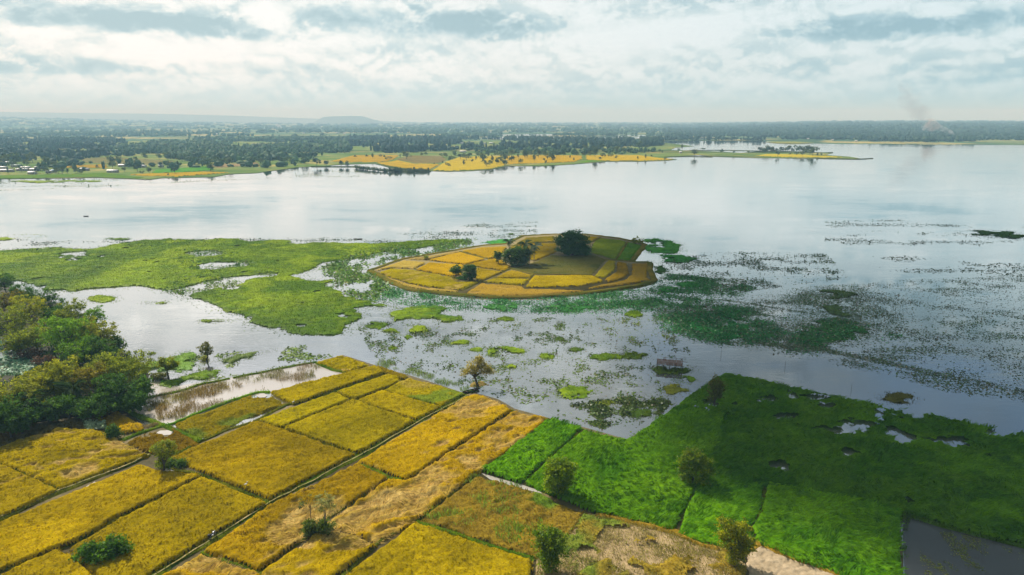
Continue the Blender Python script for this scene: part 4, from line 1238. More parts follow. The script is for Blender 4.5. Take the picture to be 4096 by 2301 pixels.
LOT = ((.085, .13, .06), (.09, .17, .06), (.26, .23, .16))
LOTG = ((.04, .20, .045), (.07, .27, .06), (.16, .2, .1))
S1 = zone([(1500, 1150), (1750, 1182), (2100, 1198), (2600, 1160), (2700, 1080), (2800, 1100), (3000, 1150), (2900, 1190), (2650, 1230), (2450, 1250), (2200, 1245), (1900, 1235), (1700, 1222), (1500, 1190)], 6)
leaves('lotus_leaves', 34000, [(1450, 1120), (2620, 1090), (3050, 1130), (2950, 1230), (2500, 1275), (1900, 1265), (1450, 1220)],
       lambda x, y: S1(x, y) * (.15 + .85 * sst(fbm(x, y, 7, 5, 5), .40, .62)), 'dense belt of lotus leaves along the island shore', LOTG, .40, 11, .25)
S2 = zone([(1300, 1062), (1480, 1002), (1700, 975), (1900, 955), (1920, 975), (1700, 1015), (1500, 1062), (1485, 1090), (1560, 1150), (1480, 1215), (1350, 1150)], 5)
leaves('lotus_leaves', 9000, [(1260, 1080), (1480, 985), (1920, 935), (1960, 990), (1560, 1080), (1640, 1200), (1500, 1260), (1320, 1170)],
       lambda x, y: S2(x, y) * sst(fbm(x, y, 9, 6, 5), .42, .60), 'bright floating leaves between weed mat and island', ((.13, .27, .04), (.22, .36, .05), (.30, .30, .12)), .75, 12, .4)
C1 = zone([(2660, 1250), (2760, 1222), (2980, 1232), (3060, 1300), (3080, 1350), (3000, 1375), (2850, 1360), (2700, 1320)], 6)
C2 = zone([(3230, 1175), (3330, 1150), (3500, 1180), (3580, 1230), (3560, 1300), (3380, 1300), (3230, 1230)], 8)
C3 = zone([(3020, 1330), (3200, 1270), (3400, 1290), (3560, 1340), (3380, 1370), (3150, 1400)], 6)
L1 = PW([(2803, 1189), (3000, 1215), (3227, 1253)])
L2 = PW([(3060, 1375), (3239, 1390), (3529, 1447), (3761, 1499), (4096, 1570), (4400, 1640)])
S3B = [(2600, 1230), (2900, 1195), (3200, 1150), (3600, 1120), (4096, 1100), (4500, 1100), (4500, 1700), (4096, 1610), (3800, 1570), (3400, 1470), (3050, 1410), (2800, 1385), (2620, 1330)]
S3 = zone(S3B, 8)
leaves('lotus_leaves', 24000, S3B, lambda x, y: np.maximum(C1(x, y) * sst(fbm(x, y, 8, 8, 5), .30, .52), C3(x, y) * .7 * sst(fbm(x, y, 8, 9, 5), .40, .58)), 'emerald lotus bed on the right of the island', ((.025, .17, .04), (.05, .22, .055), (.14, .18, .09)), .42, 13, .25)
leaves('lotus_leaves', 60000, S3B,
       lambda x, y: np.clip(S3(x, y) * (.06 + sst(fbm(x, y * 1.5, 10, 14, 6), .42, .72) * .5) + C2(x, y) * .9 * sst(fbm(x, y, 7, 15, 5), .32, .52) + C1(x, y) * .2 + C3(x, y) * .3 + .95 * sst(ldist(x, y, L2), 2.6, .8) + .5 * sst(ldist(x, y, L1), 1.6, .5), 0, 1) * sst(fbm(x, y, 40, 16, 3), .25, .5) * (1 - .55 * sst(x, 85, 130)),
       'grey green lotus leaves strewn over the right of the lake', LOT, .34, 14, .12)
leaves('lotus_leaves', 7000, [(2620, 1060), (2800, 1010), (3300, 1010), (3400, 1110), (2900, 1180), (2700, 1100)], lambda x, y: (.02 + sst(fbm(x, y * 1.6, 12, 18, 6), .46, .70) * .5), 'thin scatter of leaves north east of the island', LOT, .5, 15, .2)
leaves('lotus_leaves', 12000, [(1420, 1290), (2000, 1270), (2620, 1270), (2760, 1400), (2780, 1500), (2520, 1740), (2200, 1650), (1900, 1560), (1500, 1440)],
       lambda x, y: sst(fbm(x * 1.4, y, 5, 21, 6), .50, .78) * .6 + .014, 'loose weed scraps on the open water in front of the island', ((.05, .10, .02), (.12, .19, .02), (.16, .13, .06)), .36, 16, .2)
leaves('lotus_leaves', 7000, [(2280, 1620), (2500, 1590), (2700, 1590), (2620, 1690), (2510, 1745), (2360, 1700)], lambda x, y: sst(fbm(x * 1.3, y, 5, 22, 5), .44, .60), 'dark weed scraps off the green paddy', ((.05, .09, .015), (.09, .14, .02), (.12, .11, .04)), .34, 17, .25)
leaves('lotus_leaves', 6500, [(-400, 960), (1200, 955), (1700, 930), (1750, 900), (2150, 885), (2150, 945), (1600, 975), (1000, 975), (300, 1000), (-400, 1020)], lambda x, y: sst(fbm(x, y * 2.2, 18, 23, 6), .46, .72) * .6, 'dark floating specks behind the broad weed mat', ((.04, .08, .03), (.08, .13, .04), (.14, .13, .09)), .60, 18, .1)
leaves('lotus_leaves', 5000, [(-200, 1290), (0, 1360), (60, 1375), (190, 1470), (110, 1500), (0, 1515), (-200, 1520)], lambda x, y: sst(fbm(x, y, 5, 24, 4), .34, .55), 'pale lotus leaves on the pond inside the grove', ((.10, .24, .13), (.20, .34, .20), (.30, .34, .2)), .60, 19, .2)
leaves('lotus_leaves', 5000, [(3300, 880), (4300, 880), (4300, 1110), (3300, 1100)], lambda x, y: sst(fbm(x, y * 2, 30, 25, 5), .54, .68) * .8, 'faint leaf streaks near the right edge of the lake', ((.07, .11, .05), (.10, .15, .06), (.16, .16, .12)), .60, 20, .05)
leaves('lotus_leaves', 5000, [(-600, 716), (560, 716), (1180, 676), (1500, 688), (1480, 705), (900, 722), (400, 748), (-600, 790)], lambda x, y: sst(fbm(x, y * 2.5, 50, 26, 5), .50, .64), 'weed streaks along the village shore', ((.10, .18, .04), (.16, .24, .05), (.2, .2, .1)), 1.0, 21, .05)
leaves('lotus_leaves', 1800, [(3680, 2110), (3900, 2150), (4200, 2250), (4200, 2400), (3680, 2400)], lambda x, y: sst(fbm(x, y * .6, 4, 27, 5), .55, .68), 'olive weed scraps on the dark flooded plot', ((.09, .13, .015), (.16, .18, .02), (.2, .17, .05)), .16, 22, .1, .04)
leaves('lotus_leaves', 1500, [(640, 1440), (1250, 1380), (1500, 1400), (1260, 1440), (900, 1510), (600, 1580)], lambda x, y: sst(fbm(x, y, 6, 28, 5), .55, .68), 'green scraps on the pale flooded flats', ((.12, .2, .03), (.2, .28, .04)), .45, 23, .2)
leaves('lotus_leaves', 900, [(330, 1700), (420, 1700), (430, 1725), (350, 1730)], lambda x, y: np.ones_like(x), 'grey green lotus patch in the left golden plot', ((.14, .25, .12), (.22, .3, .16)), .45, 24, .2, .75)


def reeds(px, n, label, pal, h, seed, densf=None, width=.055):
    rng = np.random.default_rng(seed)
    B = PW(px)
    lo, hi = B.min(0), B.max(0)
    p = lo + rng.random((n * 8, 2)) * (hi - lo)
    p = p[sdist(p[:, 0], p[:, 1], B) > 0]
    if densf is not None:
        p = p[rng.random(len(p)) < densf(p[:, 0], p[:, 1])]
    p = p[:n]
    n = len(p)
    t = np.clip((fbm(p[:, 0], p[:, 1], 7, seed, 3) - .5) * 2.5 + .5, 0, 1)
    C = lerp(pal[0], pal[1], t) * (.7 + .7 * rng.random((n, 1)))
    V, F, CC = stalks(np.concatenate([p, np.zeros((n, 1)) - .05], 1), h, width, .3, C, rng)
    return tag(link('reeds', nmesh('reeds', V, F, M['blade'], CC)), label, kind='stuff')


reeds([(567, 1600), (710, 1582), (811, 1547), (943, 1530), (975, 1547), (788, 1605), (742, 1664), (633, 1684), (617, 1633)], 3000, 'brown reeds standing thick in the flooded strip', ((.24, .17, .05), (.24, .22, .04)), .85, 51, lambda x, y: sst(fbm(x, y, 4, 31, 4), .36, .62))
reeds([(560, 1600), (900, 1520), (1240, 1455), (1340, 1490), (1060, 1565), (800, 1650), (650, 1700), (600, 1660)], 3600, 'sparse reeds in the rest of the flooded strip', ((.26, .20, .10), (.18, .20, .05)), .75, 52, lambda x, y: sst(fbm(x, y, 5, 32, 4), .44, .66))
reeds([(560, 1655), (600, 1690), (645, 1702), (560, 1720), (490, 1735), (520, 1700)], 900, 'reeds in the flooded corner below the bushy bund', ((.26, .20, .08), (.22, .2, .05)), .7, 53, lambda x, y: sst(fbm(x, y, 3, 33, 4), .5, .65))
reeds([(1500, 1460), (1870, 1570), (1880, 1550), (1700, 1490), (1520, 1435)], 1800, 'fringe of green blades along the shore of the golden fields', ((.12, .22, .03), (.2, .28, .04)), .55, 54, lambda x, y: sst(fbm(x, y, 4, 34, 4), .45, .65))
leaves('lotus_leaves', 5200, [(680, 1000), (900, 995), (1000, 1040), (1120, 1090), (1000, 1130), (900, 1165), (740, 1190), (640, 1160), (760, 1080), (680, 1030)], lambda x, y: sst(fbm(x, y, 8, 41, 5), .42, .62), 'small leaves strewn in the gaps of the broad weed mat', ((.10, .22, .03), (.2, .3, .04), (.3, .3, .14)), .55, 31, .3)
mat_patch('floating_weed', [PW([(2660, 1250), (2760, 1224), (2980, 1234), (3060, 1300), (3080, 1350), (3000, 1372), (2850, 1358), (2700, 1320)])], 'thin emerald growth in the lotus bed right of the island', ((.02, .14, .03), (.04, .2, .045)), .6, 121, rag=4.5, H=.25, hole_n=.52, kind='stuff', tufts=1.2)
mat_patch('floating_weed', [PW([(3230, 1178), (3330, 1154), (3500, 1184), (3580, 1234), (3560, 1296), (3380, 1298), (3230, 1230)])], 'thin dull growth in the grey lotus on the right', ((.06, .11, .035), (.09, .15, .045)), .6, 122, rag=4.5, H=.22, hole_n=.55, kind='stuff', tufts=1.2)
mat_patch('floating_weed', [PW([(1640, 1205), (1900, 1215), (2250, 1222), (2550, 1195), (2680, 1165), (2700, 1185), (2520, 1228), (2250, 1242), (1900, 1235), (1700, 1225)])], 'thin green growth in the lotus belt below the island', ((.04, .17, .03), (.08, .24, .045)), .6, 123, rag=4.0, H=.25, hole_n=.52, kind='stuff', tufts=1.2)
mat_patch('floating_weed', [PW([(3060, 1310), (3200, 1272), (3400, 1292), (3540, 1338), (3380, 1366), (3150, 1395)])], 'thin green growth in the lower lotus of the right lake', ((.03, .13, .03), (.06, .18, .045)), .6, 124, rag=4.5, H=.25, hole_n=.55, kind='stuff', tufts=1.2)
reeds([(2337, 2052), (2550, 2099), (2700, 2137), (2900, 2202), (2985, 2262), (2970, 2420), (2130, 2420), (2150, 2237)], 14000, 'thin olive tufts over the bare mud', ((.30, .27, .05), (.40, .34, .12)), .5, 55, lambda x, y: .35 + .65 * sst(fbm(x, y, 3, 35, 4), .42, .6))
reeds([(1900, 1900), (2160, 1980), (2320, 2046), (2150, 2220), (1690, 2078)], 2500, 'green weeds in the brown rice plot', ((.16, .28, .02), (.26, .36, .04)), 1.1, 56, lambda x, y: sst(fbm(x, y, 5, 36, 4), .52, .64))
reeds([(3598, 2045), (3640, 2050), (4100, 2176), (4500, 2280), (4500, 2305), (4096, 2198), (3640, 2078), (3628, 2110), (3634, 2400), (3604, 2400), (3596, 2110)], 4200, 'ragged green fringe round the dark flooded plot', ((.06, .15, .01), (.12, .22, .02)), .55, 57, lambda x, y: sst(fbm(x, y, 2.5, 37, 4), .38, .6))
# ------------------------------------------------------------------ trees
def crown_mesh(lobes, n, leaf, palA, palB, seed, mat='leaf', clump=.5, shell=.55, droop=0.0, per=26):
    """leaves in clumps spread through a few lobes [(centre, radii)]"""
    rng = np.random.default_rng(seed)
    L = len(lobes)
    cen = np.array([l[0] for l in lobes], float)
    rad = np.array([l[1] for l in lobes], float)
    vol = rad.prod(1) ** .67
    nc = max(6, n // per)
    li = rng.choice(L, nc, p=vol / vol.sum())
    d = rng.normal(size=(nc, 3))
    d /= np.linalg.norm(d, axis=1)[:, None]
    r = shell + (1 - shell) * rng.random(nc) ** .6
    r *= .82 + .36 * rng.random(nc)
    cc = cen[li] + d * rad[li] * r[:, None]
    ct = rng.random(nc)
    k = rng.integers(0, nc, n)
    cs = clump * (.6 + .8 * rng.random(nc))
    off = rng.normal(size=(n, 3)) * np.array([1, 1, .62]) * cs[k][:, None] * .62
    c = cc[k] + off
    c[:, 2] -= droop * rng.random(n)
    zmin = (cen[:, 2] - rad[:, 2]).min()
    c[:, 2] = np.maximum(c[:, 2], zmin + rng.random(n) * .3)
    nrm = rng.normal(size=(n, 3)) + np.array([0, 0, .7])
    nrm /= np.linalg.norm(nrm, axis=1)[:, None]
    ax = rng.normal(size=(n, 3))
    if droop:
        ax[:, 2] -= 1.2
    ax -= nrm * (ax * nrm).sum(1)[:, None]
    ax /= np.linalg.norm(ax, axis=1)[:, None] + 1e-9
    bx = np.cross(nrm, ax)
    s = leaf * (.6 + .8 * rng.random(n))[:, None]
    wd = .30 + .15 * rng.random(n)[:, None]
    v = np.stack([c - ax * s * .5, c + bx * s * wd, c + ax * s * .55 - nrm * s * .12, c - bx * s * wd], 1)
    f = np.arange(n * 4).reshape(n, 4)
    t = np.clip(ct[k] * .75 + rng.random(n) * .35, 0, 1)
    col = lerp(palA, palB, t) * (.8 + .45 * rng.random((n, 1)))
    return nmesh('crown', v.reshape(-1, 3), f, M[mat], np.repeat(col, 4, 0))


def trunk_mesh(h_fork, r0, targets, seed, mat='bark', bend=.25, forks=1):
    rng = np.random.default_rng(seed)
    mb = MB()
    tops = []
    for k in range(forks):
        a = rng.random() * 6.28
        off = np.array([math.cos(a), math.sin(a), 0]) * r0 * (1.2 if forks > 1 else 0)
        lean = rng.normal(size=3) * bend * np.array([1, 1, 0])
        pts = [off + np.array([0, 0, -.25]), off + np.array([0, 0, .12 * h_fork]) + lean * .05, off + np.array([0, 0, .55 * h_fork]) + lean * .5, np.array([0, 0, h_fork]) + lean]
        mb.tube(pts, [r0 * 1.6, r0 * 1.1, r0 * .9, r0 * .75], 7)
        tops.append(pts[-1])
    for i, tg in enumerate(targets):
        b = tops[i % len(tops)]
        tg = np.array(tg, float)
        mid = b * .5 + tg * .5 + np.array([rng.normal() * .15, rng.normal() * .15, .12 * np.linalg.norm(tg - b)])
        mb.tube([b - np.array([0, 0, .1]), b * .7 + mid * .3, mid, tg], [r0 * .6, r0 * .48, r0 * .32, r0 * .10], 5)
    return mb.mesh('trunk', M[mat], True)


def at_top(tx, ty, h, z0=0.0):
    """base of a thing of height h whose top the photograph shows at (tx, ty)"""
    p = W(tx, ty, z0 + h)
    return (p[0], p[1], z0)


def lobes_round(w, h, h0, n, seed, spread=.55):
    rng = np.random.default_rng(seed)
    o = [((0, 0, h0 + (h - h0) * .52), (w * .36, w * .36, (h - h0) * .46))]
    for k in range(n):
        a = 2 * math.pi * (k + rng.random() * .6) / n
        r = w * .5 * spread * (.7 + .5 * rng.random())
        zz = h0 + (h - h0) * (.30 + .45 * rng.random())
        s = .22 + .10 * rng.random()
        o.append(((r * math.cos(a), r * math.sin(a), zz), (w * s, w * s, min((h - h0) * .30, zz - h0 * .8))))
    return o


def tree(name, loc, lobes, n, leaf, pa, pb, seed, label, cat='tree', group=None, fork=None, r0=.16, bark='bark', clump=.5, shell=.55, droop=0, forks=1, per=26, rz=0.0, trunk=True, bend=.25, sc=1.0):
    lobes = [(tuple(np.array(c_) * sc), tuple(np.array(r_) * sc)) for c_, r_ in lobes]
    if n > 1800:
        rr_ = np.random.default_rng(seed + 7000)
        for _ in range(7):
            c_, r_ = lobes[rr_.integers(0, len(lobes))]
            dv = rr_.normal(size=3) * np.array([1, 1, .8])
            dv /= np.linalg.norm(dv)
            s_ = .22 + .16 * rr_.random()
            cz = np.array(c_) + dv * np.array(r_) * (.85 + .3 * rr_.random())
            if cz[2] > np.mean(r_) * s_:
                lobes = lobes + [(tuple(cz), tuple(np.full(3, np.mean(r_) * s_) * np.array([1.2, 1.2, .8])))]
    e = bpy.data.objects.new(name, None)
    COL.objects.link(e)
    e.location = loc
    e.rotation_euler = (0, 0, rz)
    tag(e, label, cat, group)
    top = max(l[0][2] + l[1][2] for l in lobes)
    if fork is None:
        fork = min(l[0][2] - l[1][2] * .7 for l in lobes)
        fork = max(fork, top * .12)
    if trunk:
        link('trunk', trunk_mesh(fork, r0, [np.array(l[0]) + np.array([0, 0, l[1][2] * .2]) for l in lobes], seed, bark, bend, forks), e)
    link('crown', crown_mesh(lobes, n, leaf, pa, pb, seed, 'leaf', clump, shell, droop, per), e)
    return e


DK = ((0.038, 0.113, 0.011), (0.099, 0.197, 0.018))
MD = ((0.083, 0.212, 0.010), (0.202, 0.358, 0.017))
OL = ((0.151, 0.215, 0.012), (0.339, 0.380, 0.022))
YG = ((0.204, 0.255, 0.010), (0.434, 0.421, 0.016))
OR = ((.13, .125, .008), (.25, .21, .014))
BR = ((0.197, 0.235, 0.015), (0.375, 0.383, 0.025))
BG = ((0.113, 0.265, 0.010), (0.240, 0.411, 0.016))

# free standing trees of the near fields
GN = 'trees standing in the near fields'
tree('bushy_tree', at_top(2236, 1832, 7.5), [((0, 0, 3.6), (2.0, 1.9, 2.3)), ((-.7, .2, 2.2), (1.6, 1.5, 1.9)), ((.9, 0, 2.6), (1.5, 1.4, 1.6)), ((.1, .2, 5.0), (1.2, 1.2, 1.1)), ((-.9, .4, 4.3), (1.0, 1.0, 1.1))], 6500, .33, (.075, .19, .003), (.36, .46, .006), 1, 'round bushy tree on the line between green paddy and brown plot', group=GN, fork=1.0, shell=.35, sc=1.24)
tree('bushy_tree', at_top(2782, 1795, 7.4), [((.6, 0, 2.3), (2.3, 2.0, 2.2)), ((-.8, .2, 3.6), (1.4, 1.4, 1.5)), ((-.2, 0, 4.7), (1.3, 1.2, 1.1)), ((.8, .2, 3.9), (1.2, 1.2, 1.0))], 6200, .33, (.06, .17, .003), (.30, .36, .006), 2, 'dark bushy tree between the bright and shaded green paddies', group=GN, fork=1.0, shell=.35, sc=1.28)
tree('bushy_tree', at_top(2196, 2118, 7.0), [((0, 0, 3.2), (1.7, 1.7, 2.6)), ((-.6, .3, 4.3), (1.1, 1.1, 1.3)), ((.8, .1, 4.4), (1.1, 1.1, 1.3)), ((.1, -.2, 1.9), (1.4, 1.4, 1.6))], 6200, .30, (.06, .16, .003), (.30, .40, .006), 3, 'upright bushy tree at the bottom centre', group=GN, fork=.9, shell=.35, sc=1.24)
tree('sunlit_tree', at_top(2952, 2082, 7.8), [((-.7, .2, 4.2), (1.5, 1.4, 1.4)), ((.2, 0, 5.2), (.9, .9, 1.0)), ((.6, 0, 3.4), (1.4, 1.3, 1.5)), ((1.3, 0, 3.0), (.9, .9, .9)), ((.2, 0, 1.8), (1.1, 1.1, 1.4))], 5200, .30, (.09, .15, .003), (.48, .46, .006), 4, 'yellow lit tree on the orange bank at the bottom right', group=GN, fork=1.4, shell=.4, sc=1.25)  # yellow of the sunlit side put into the leaf colour
tree('low_bush', at_top(395, 2172, 3.0), [((0, 0, 1.3), (2.2, 1.7, 1.4)), ((1.7, .4, 1.6), (1.6, 1.4, 1.3)), ((-1.6, -.2, 1.0), (1.7, 1.3, 1.1)), ((.6, -.8, 1.0), (1.8, 1.2, 1.1)), ((2.4, .8, 1.1), (1.1, 1.1, 1.0))], 4600, .34, (.04, .12, .003), (.13, .27, .008), 5, 'wide low green bush in the bottom left rice', 'bush', GN, fork=.4, shell=.35, forks=3, sc=1.15)
tree('leaning_tree', at_top(640, 1762, 6.3), [((.5, 0, 3.9), (1.6, 1.4, 1.3)), ((1.3, .2, 3.6), (1.1, 1.0, 1.0)), ((0, 0, 2.9), (1.0, 1.0, 1.2)), ((-.2, 0, 1.6), (.7, .7, 1.2))], 2600, .30, *OL, 6, 'small leaning tree by the left field path', group=GN, fork=1.8, bend=.4, sc=1.2)
tree('low_bush', at_top(690, 1835, 1.6), [((0, 0, .6), (2.2, 1.3, .8)), ((1.6, .3, .5), (1.2, 1.0, .6)), ((-1.3, .2, .6), (1.3, 1.0, .7))], 2200, .28, (.05, .12, .01), (.14, .24, .02), 7, 'weedy shrub at the foot of the leaning tree', 'bush', GN, fork=.3, forks=3)
tree('conical_bush', at_top(449, 1695, 3.4), [((0, 0, 1.2), (1.35, 1.25, 1.3)), ((-.2, 0, 2.2), (.8, .8, 1.0)), ((.2, .1, 2.7), (.5, .5, .7))], 2400, .26, *DK, 8, 'small conical dark bush at the left bund', 'bush', GN, fork=.4)
tree('flooded_tree', at_top(663, 1426, 6.0), [((.4, 0, 4.7), (2.0, 1.8, 1.2)), ((-.9, .2, 3.8), (1.5, 1.3, 1.0)), ((1.4, 0, 3.6), (1.3, 1.3, 1.2)), ((.5, .4, 3.2), (1.3, 1.2, 1.0))], 3200, .33, *OL, 9, 'dark small tree standing on a weedy hump in the flood', group=GN, fork=2.2, r0=.22)
tree('low_bush', at_top(628, 1490, 1.7), [((0, 0, .7), (1.7, 1.3, .9)), ((1.4, 0, .6), (1.3, 1.1, .8))], 1500, .28, (.09, .11, .01), (.22, .22, .015), 10, 'yellow green shrub under the dark flooded tree', 'bush', GN, fork=.3, forks=2)
tree('flooded_tree', at_top(818, 1372, 5.4), [((0, 0, 4.2), (1.3, 1.3, 1.0)), ((-1.0, 0, 3.7), (.9, .9, .8)), ((1.0, .2, 3.5), (1.0, 1.0, .9)), ((-.6, .1, 2.6), (.8, .8, .7)), ((.7, 0, 2.5), (.9, .9, .7)), ((0, .2, 5.0), (.7, .7, .5))], 1900, .28, (.13, .15, .015), (.28, .27, .03), 11, 'thin yellow green tree standing in the flooded flat', group=GN, fork=1.6, r0=.17, clump=.38)
tree('low_bush', at_top(816, 1424, 1.2), [((0, 0, .45), (.95, .9, .6))], 800, .24, *BR, 12, 'dark brown shrub round the base of the thin flooded tree', 'bush', GN, fork=.2)
# the lone tree on its mound
LT = at_top(1922, 1436, 7.6)
LT = (W(1911, 1548)[0], W(1911, 1548)[1], 0.25)
lob = [((.1, 0, 6.6), (1.7, 1.5, 1.1)), ((-1.5, .2, 5.4), (1.5, 1.4, 1.2)), ((1.6, 0, 5.5), (1.6, 1.4, 1.1)), ((-2.7, .1, 4.0), (1.3, 1.2, .9)), ((3.0, .1, 4.5), (1.3, 1.2, 1.0)), ((.6, .8, 5.2), (1.4, 1.2, 1.0)), ((-.7, -.5, 4.4), (1.3, 1.1, .9)), ((1.9, -.4, 4.0), (1.2, 1.0, .8)), ((-3.4, 0, 3.2), (.9, .9, .7)), ((.4, .1, 7.5), (.9, .8, .6))]
tree('lone_tree', LT, lob, 4200, .28, (.30, .26, .035), (.55, .46, .09), 13, 'feathery golden lone tree on a mound at the water edge', group=GN, fork=2.3, r0=.30, clump=.55, shell=.2, droop=.35, per=22)
tree('upright_tree', at_top(2868, 1506, 7.9), [((0, 0, 4.6), (1.25, 1.2, 2.0)), ((-.3, 0, 3.2), (1.35, 1.2, 1.4)), ((.5, .2, 3.6), (1.1, 1.1, 1.5))], 3000, .28, (.08, .10, .01), (.17, .17, .02), 14, 'upright yellowish tree in the shaded paddy near the lake', group=GN, fork=1.2, sc=1.2)
# thicket with pale sapling
tree('pale_sapling', at_top(1290, 1977, 7.0), [((.3, 0, 5.9), (1.5, 1.4, 1.0)), ((-.5, .2, 5.2), (1.2, 1.1, .9)), ((1.0, 0, 5.0), (1.0, .9, .8)), ((.2, 0, 4.4), (1.0, .9, .7))], 950, .24, (.22, .24, .06), (.42, .42, .12), 15, 'pale airy sapling rising from the thicket in the rice', group=GN, fork=2.4, r0=.14, bark='bark_pale', clump=.45, shell=.2)
tb = W(1272, 2140)
tree('thicket', (tb[0], tb[1], .1), [((0, 0, 1.5), (2.0, 1.2, 1.0)), ((-1.2, .2, 1.7), (1.3, 1.1, .9)), ((1.4, .2, 1.6), (1.3, 1.0, .8)), ((-.9, -.3, 1.0), (1.1, .9, .9)), ((1.5, -.2, .9), (.8, .7, .9))], 2600, .27, (.06, .11, .01), (.18, .24, .02), 16, 'low green thicket with dark hollow in the flattened rice', 'bush', GN, fork=.5, forks=3)
bs = W(1247, 2120)
e = bpy.data.objects.new('bare_sapling', None)
COL.objects.link(e)
e.location = (bs[0], bs[1], .1)
tag(e, 'thin bare sapling left of the pale one', 'tree', GN)
link('trunk', trunk_mesh(4.0, .07, [(-.2, 0, 6.4), (.35, .1, 6.2), (.5, 0, 5.2), (-.5, .1, 4.9)], 17, 'bark', .2), e)
link('crown', crown_mesh([((-.2, 0, 6.2), (.5, .5, .5)), ((-1.4, 0, 4.4), (1.2, .8, .7))], 160, .24, (.10, .13, .02), (.2, .22, .04), 18, clump=.4, shell=.2), e)
# mound under the lone tree
def mound(name, c, rx, ry, h, label, pal, seed, z=-.1, rz=0.0):
    n, m_ = 9, 26
    v = [(0, 0, h)]
    for i in range(1, n):
        r = i / (n - 1)
        for j in range(m_):
            a = 2 * math.pi * j / m_
            k = 1 + .25 * math.sin(2 * a + seed) + .12 * math.sin(5 * a + seed * 2)
            v.append((rx * r * k * math.cos(a), ry * r * k * math.sin(a), h * (1 - r ** 1.7) + .05 * math.sin(9 * a + 7 * r)))
    v = np.array(v)
    t = [(0, 1 + j, 1 + (j + 1) % m_) for j in range(m_)]
    q = [(1 + (i - 1) * m_ + j, 1 + i * m_ + j, 1 + i * m_ + (j + 1) % m_, 1 + (i - 1) * m_ + (j + 1) % m_) for i in range(1, n - 1) for j in range(m_)]
    cc = lerp(pal[0], pal[1], np.clip((fbm(v[:, 0] + seed * 9, v[:, 1], 1.3, seed, 3) - .5) * 2.6 + .5, 0, 1))
    o = link(name, nmesh(name, v, [np.array(t), np.array(q)], M['rice'], cc, smooth=True), loc=(c[0], c[1], z), rz=rz)
    return tag(o, label, kind='structure')


mc = W(1912, 1538)
mound('mound', mc, 1.9, 2.6, .65, 'small earth mound under the lone tree', ((.14, .13, .02), (.38, .27, .09)), 1)
mc = W(1878, 1566)
mound('mound', mc, 1.9, 1.5, .45, 'grassy spur joining the mound to the field path', ((.07, .16, .012), (.14, .22, .02)), 2, rz=.6)
mc = W(660, 1528)
mound('mound', mc, 1.8, 1.4, .3, 'weedy hump under the dark flooded tree', ((.04, .12, .012), (.07, .18, .02)), 4)
mc = W(1272, 2142)
mound('mound', mc, 2.6, 1.6, .5, 'brown earth hump under the thicket', ((.10, .07, .03), (.20, .15, .06)), 5)

# the grove on the left: every tree by its top and height
GG = 'trees of the left grove'
GR = [  # top x, y, height, width, palette, label
    (10, 1088, 9, 6, DK, 'dark crown farthest left and back in the grove'), (85, 1128, 10, 8, DK, 'dark spreading tree at the back of the grove'), (25, 1165, 10, 7, OR, 'orange brown tree at the back left of the grove'),
    (110, 1183, 12, 9, YG, 'tall yellow green tree in the upper grove'), (182, 1160, 10, 7, DK, 'slender dark tree on the lakeside of the upper grove'), (265, 1205, 10, 9, OL, 'olive tree on the lakeside edge of the grove'),
    (365, 1228, 9, 6, MD, 'narrow green tree leaning over the lake at the grove edge'), (245, 1266, 13, 11, BG, 'large bright green tree in the middle of the grove'), (325, 1270, 11, 7, BR, 'brownish tree right of the large bright green one'),
    (405, 1290, 10, 7, BR, 'brown olive tree on the lakeside bulge of the grove'), (463, 1343, 6, 3.6, DK, 'small dark columnar tree by the pale water'), (296, 1360, 9, 6.5, MD, 'light leaved tree in front of the large bright green one'),
    (392, 1346, 9, 8, DK, 'dark green broad tree in the right middle of the grove'), (30, 1215, 12, 9, OL, 'olive tree at the left edge of the upper grove'), (480, 1405, 11, 12, OL, 'largest round olive tree at the right end of the grove'),
    (285, 1438, 10, 9, YG, 'yellow topped tree in the lower grove'), (362, 1456, 10, 7, OR, 'orange leaved tree in the lower grove'), (563, 1510, 6, 4.5, MD, 'shrubby tree at the right tip of the grove'),
    (158, 1472, 9, 9, YG, 'yellow green tree by the grove pond'), (40, 1520, 10, 9, BR, 'brown leaved tree at the lower left of the grove'), (447, 1500, 9, 7, DK, 'deep shaded tree under the largest olive one'),
    (20, 1610, 8, 8, DK, 'dark tree at the lower left corner of the grove'), (265, 1580, 6, 7, DK, 'dark low tree between the two grove palms'), (180, 1600, 5, 6, DK, 'dark low tree right of the left grove palm'),
    (395, 1580, 6, 7, DK, 'dark low tree under the orange one'), (520, 1570, 5, 6, DK, 'dark low tree at the front right of the grove'), (75, 1650, 5, 6, DK, 'dark low tree in front of the left grove palm'), (340, 1600, 4.5, 6, MD, 'leafy low tree right of the right grove palm'),
    (215, 1215, 9, 7, DK, 'dark filler tree behind the bright green one'), (130, 1290, 9, 8, OL, 'dull olive tree left of the large bright green one'), (60, 1330, 7, 6, OL, 'olive tree above the grove pond'),
    (-90, 1180, 11, 9, OL, 'olive tree cut by the left edge in the upper grove'), (-90, 1500, 10, 9, BR, 'brown tree cut by the left edge in the lower grove'), (-60, 1640, 7, 8, DK, 'dark tree cut by the left edge in the lower grove'),
    (440, 1440, 8, 7, OL, 'olive tree behind the largest round one'), (210, 1500, 7, 7, OL, 'small olive tree beside the grove pond'),
]
for k, (tx, ty, h, w, pal, lab) in enumerate(GR):
    h0 = h * .12
    tree('grove_tree', at_top(tx, ty, h * .97, .25), lobes_round(w * 1.1, h, h0, 8, 300 + k, .62), int(1500 + w * w * 52), .36, *pal, 500 + k, lab, group=GG, fork=h * .3, r0=.2, clump=.62, shell=.5, per=34)
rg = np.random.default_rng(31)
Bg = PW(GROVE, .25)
pp = Bg.min(0) + rg.random((40000, 2)) * (Bg.max(0) - Bg.min(0))
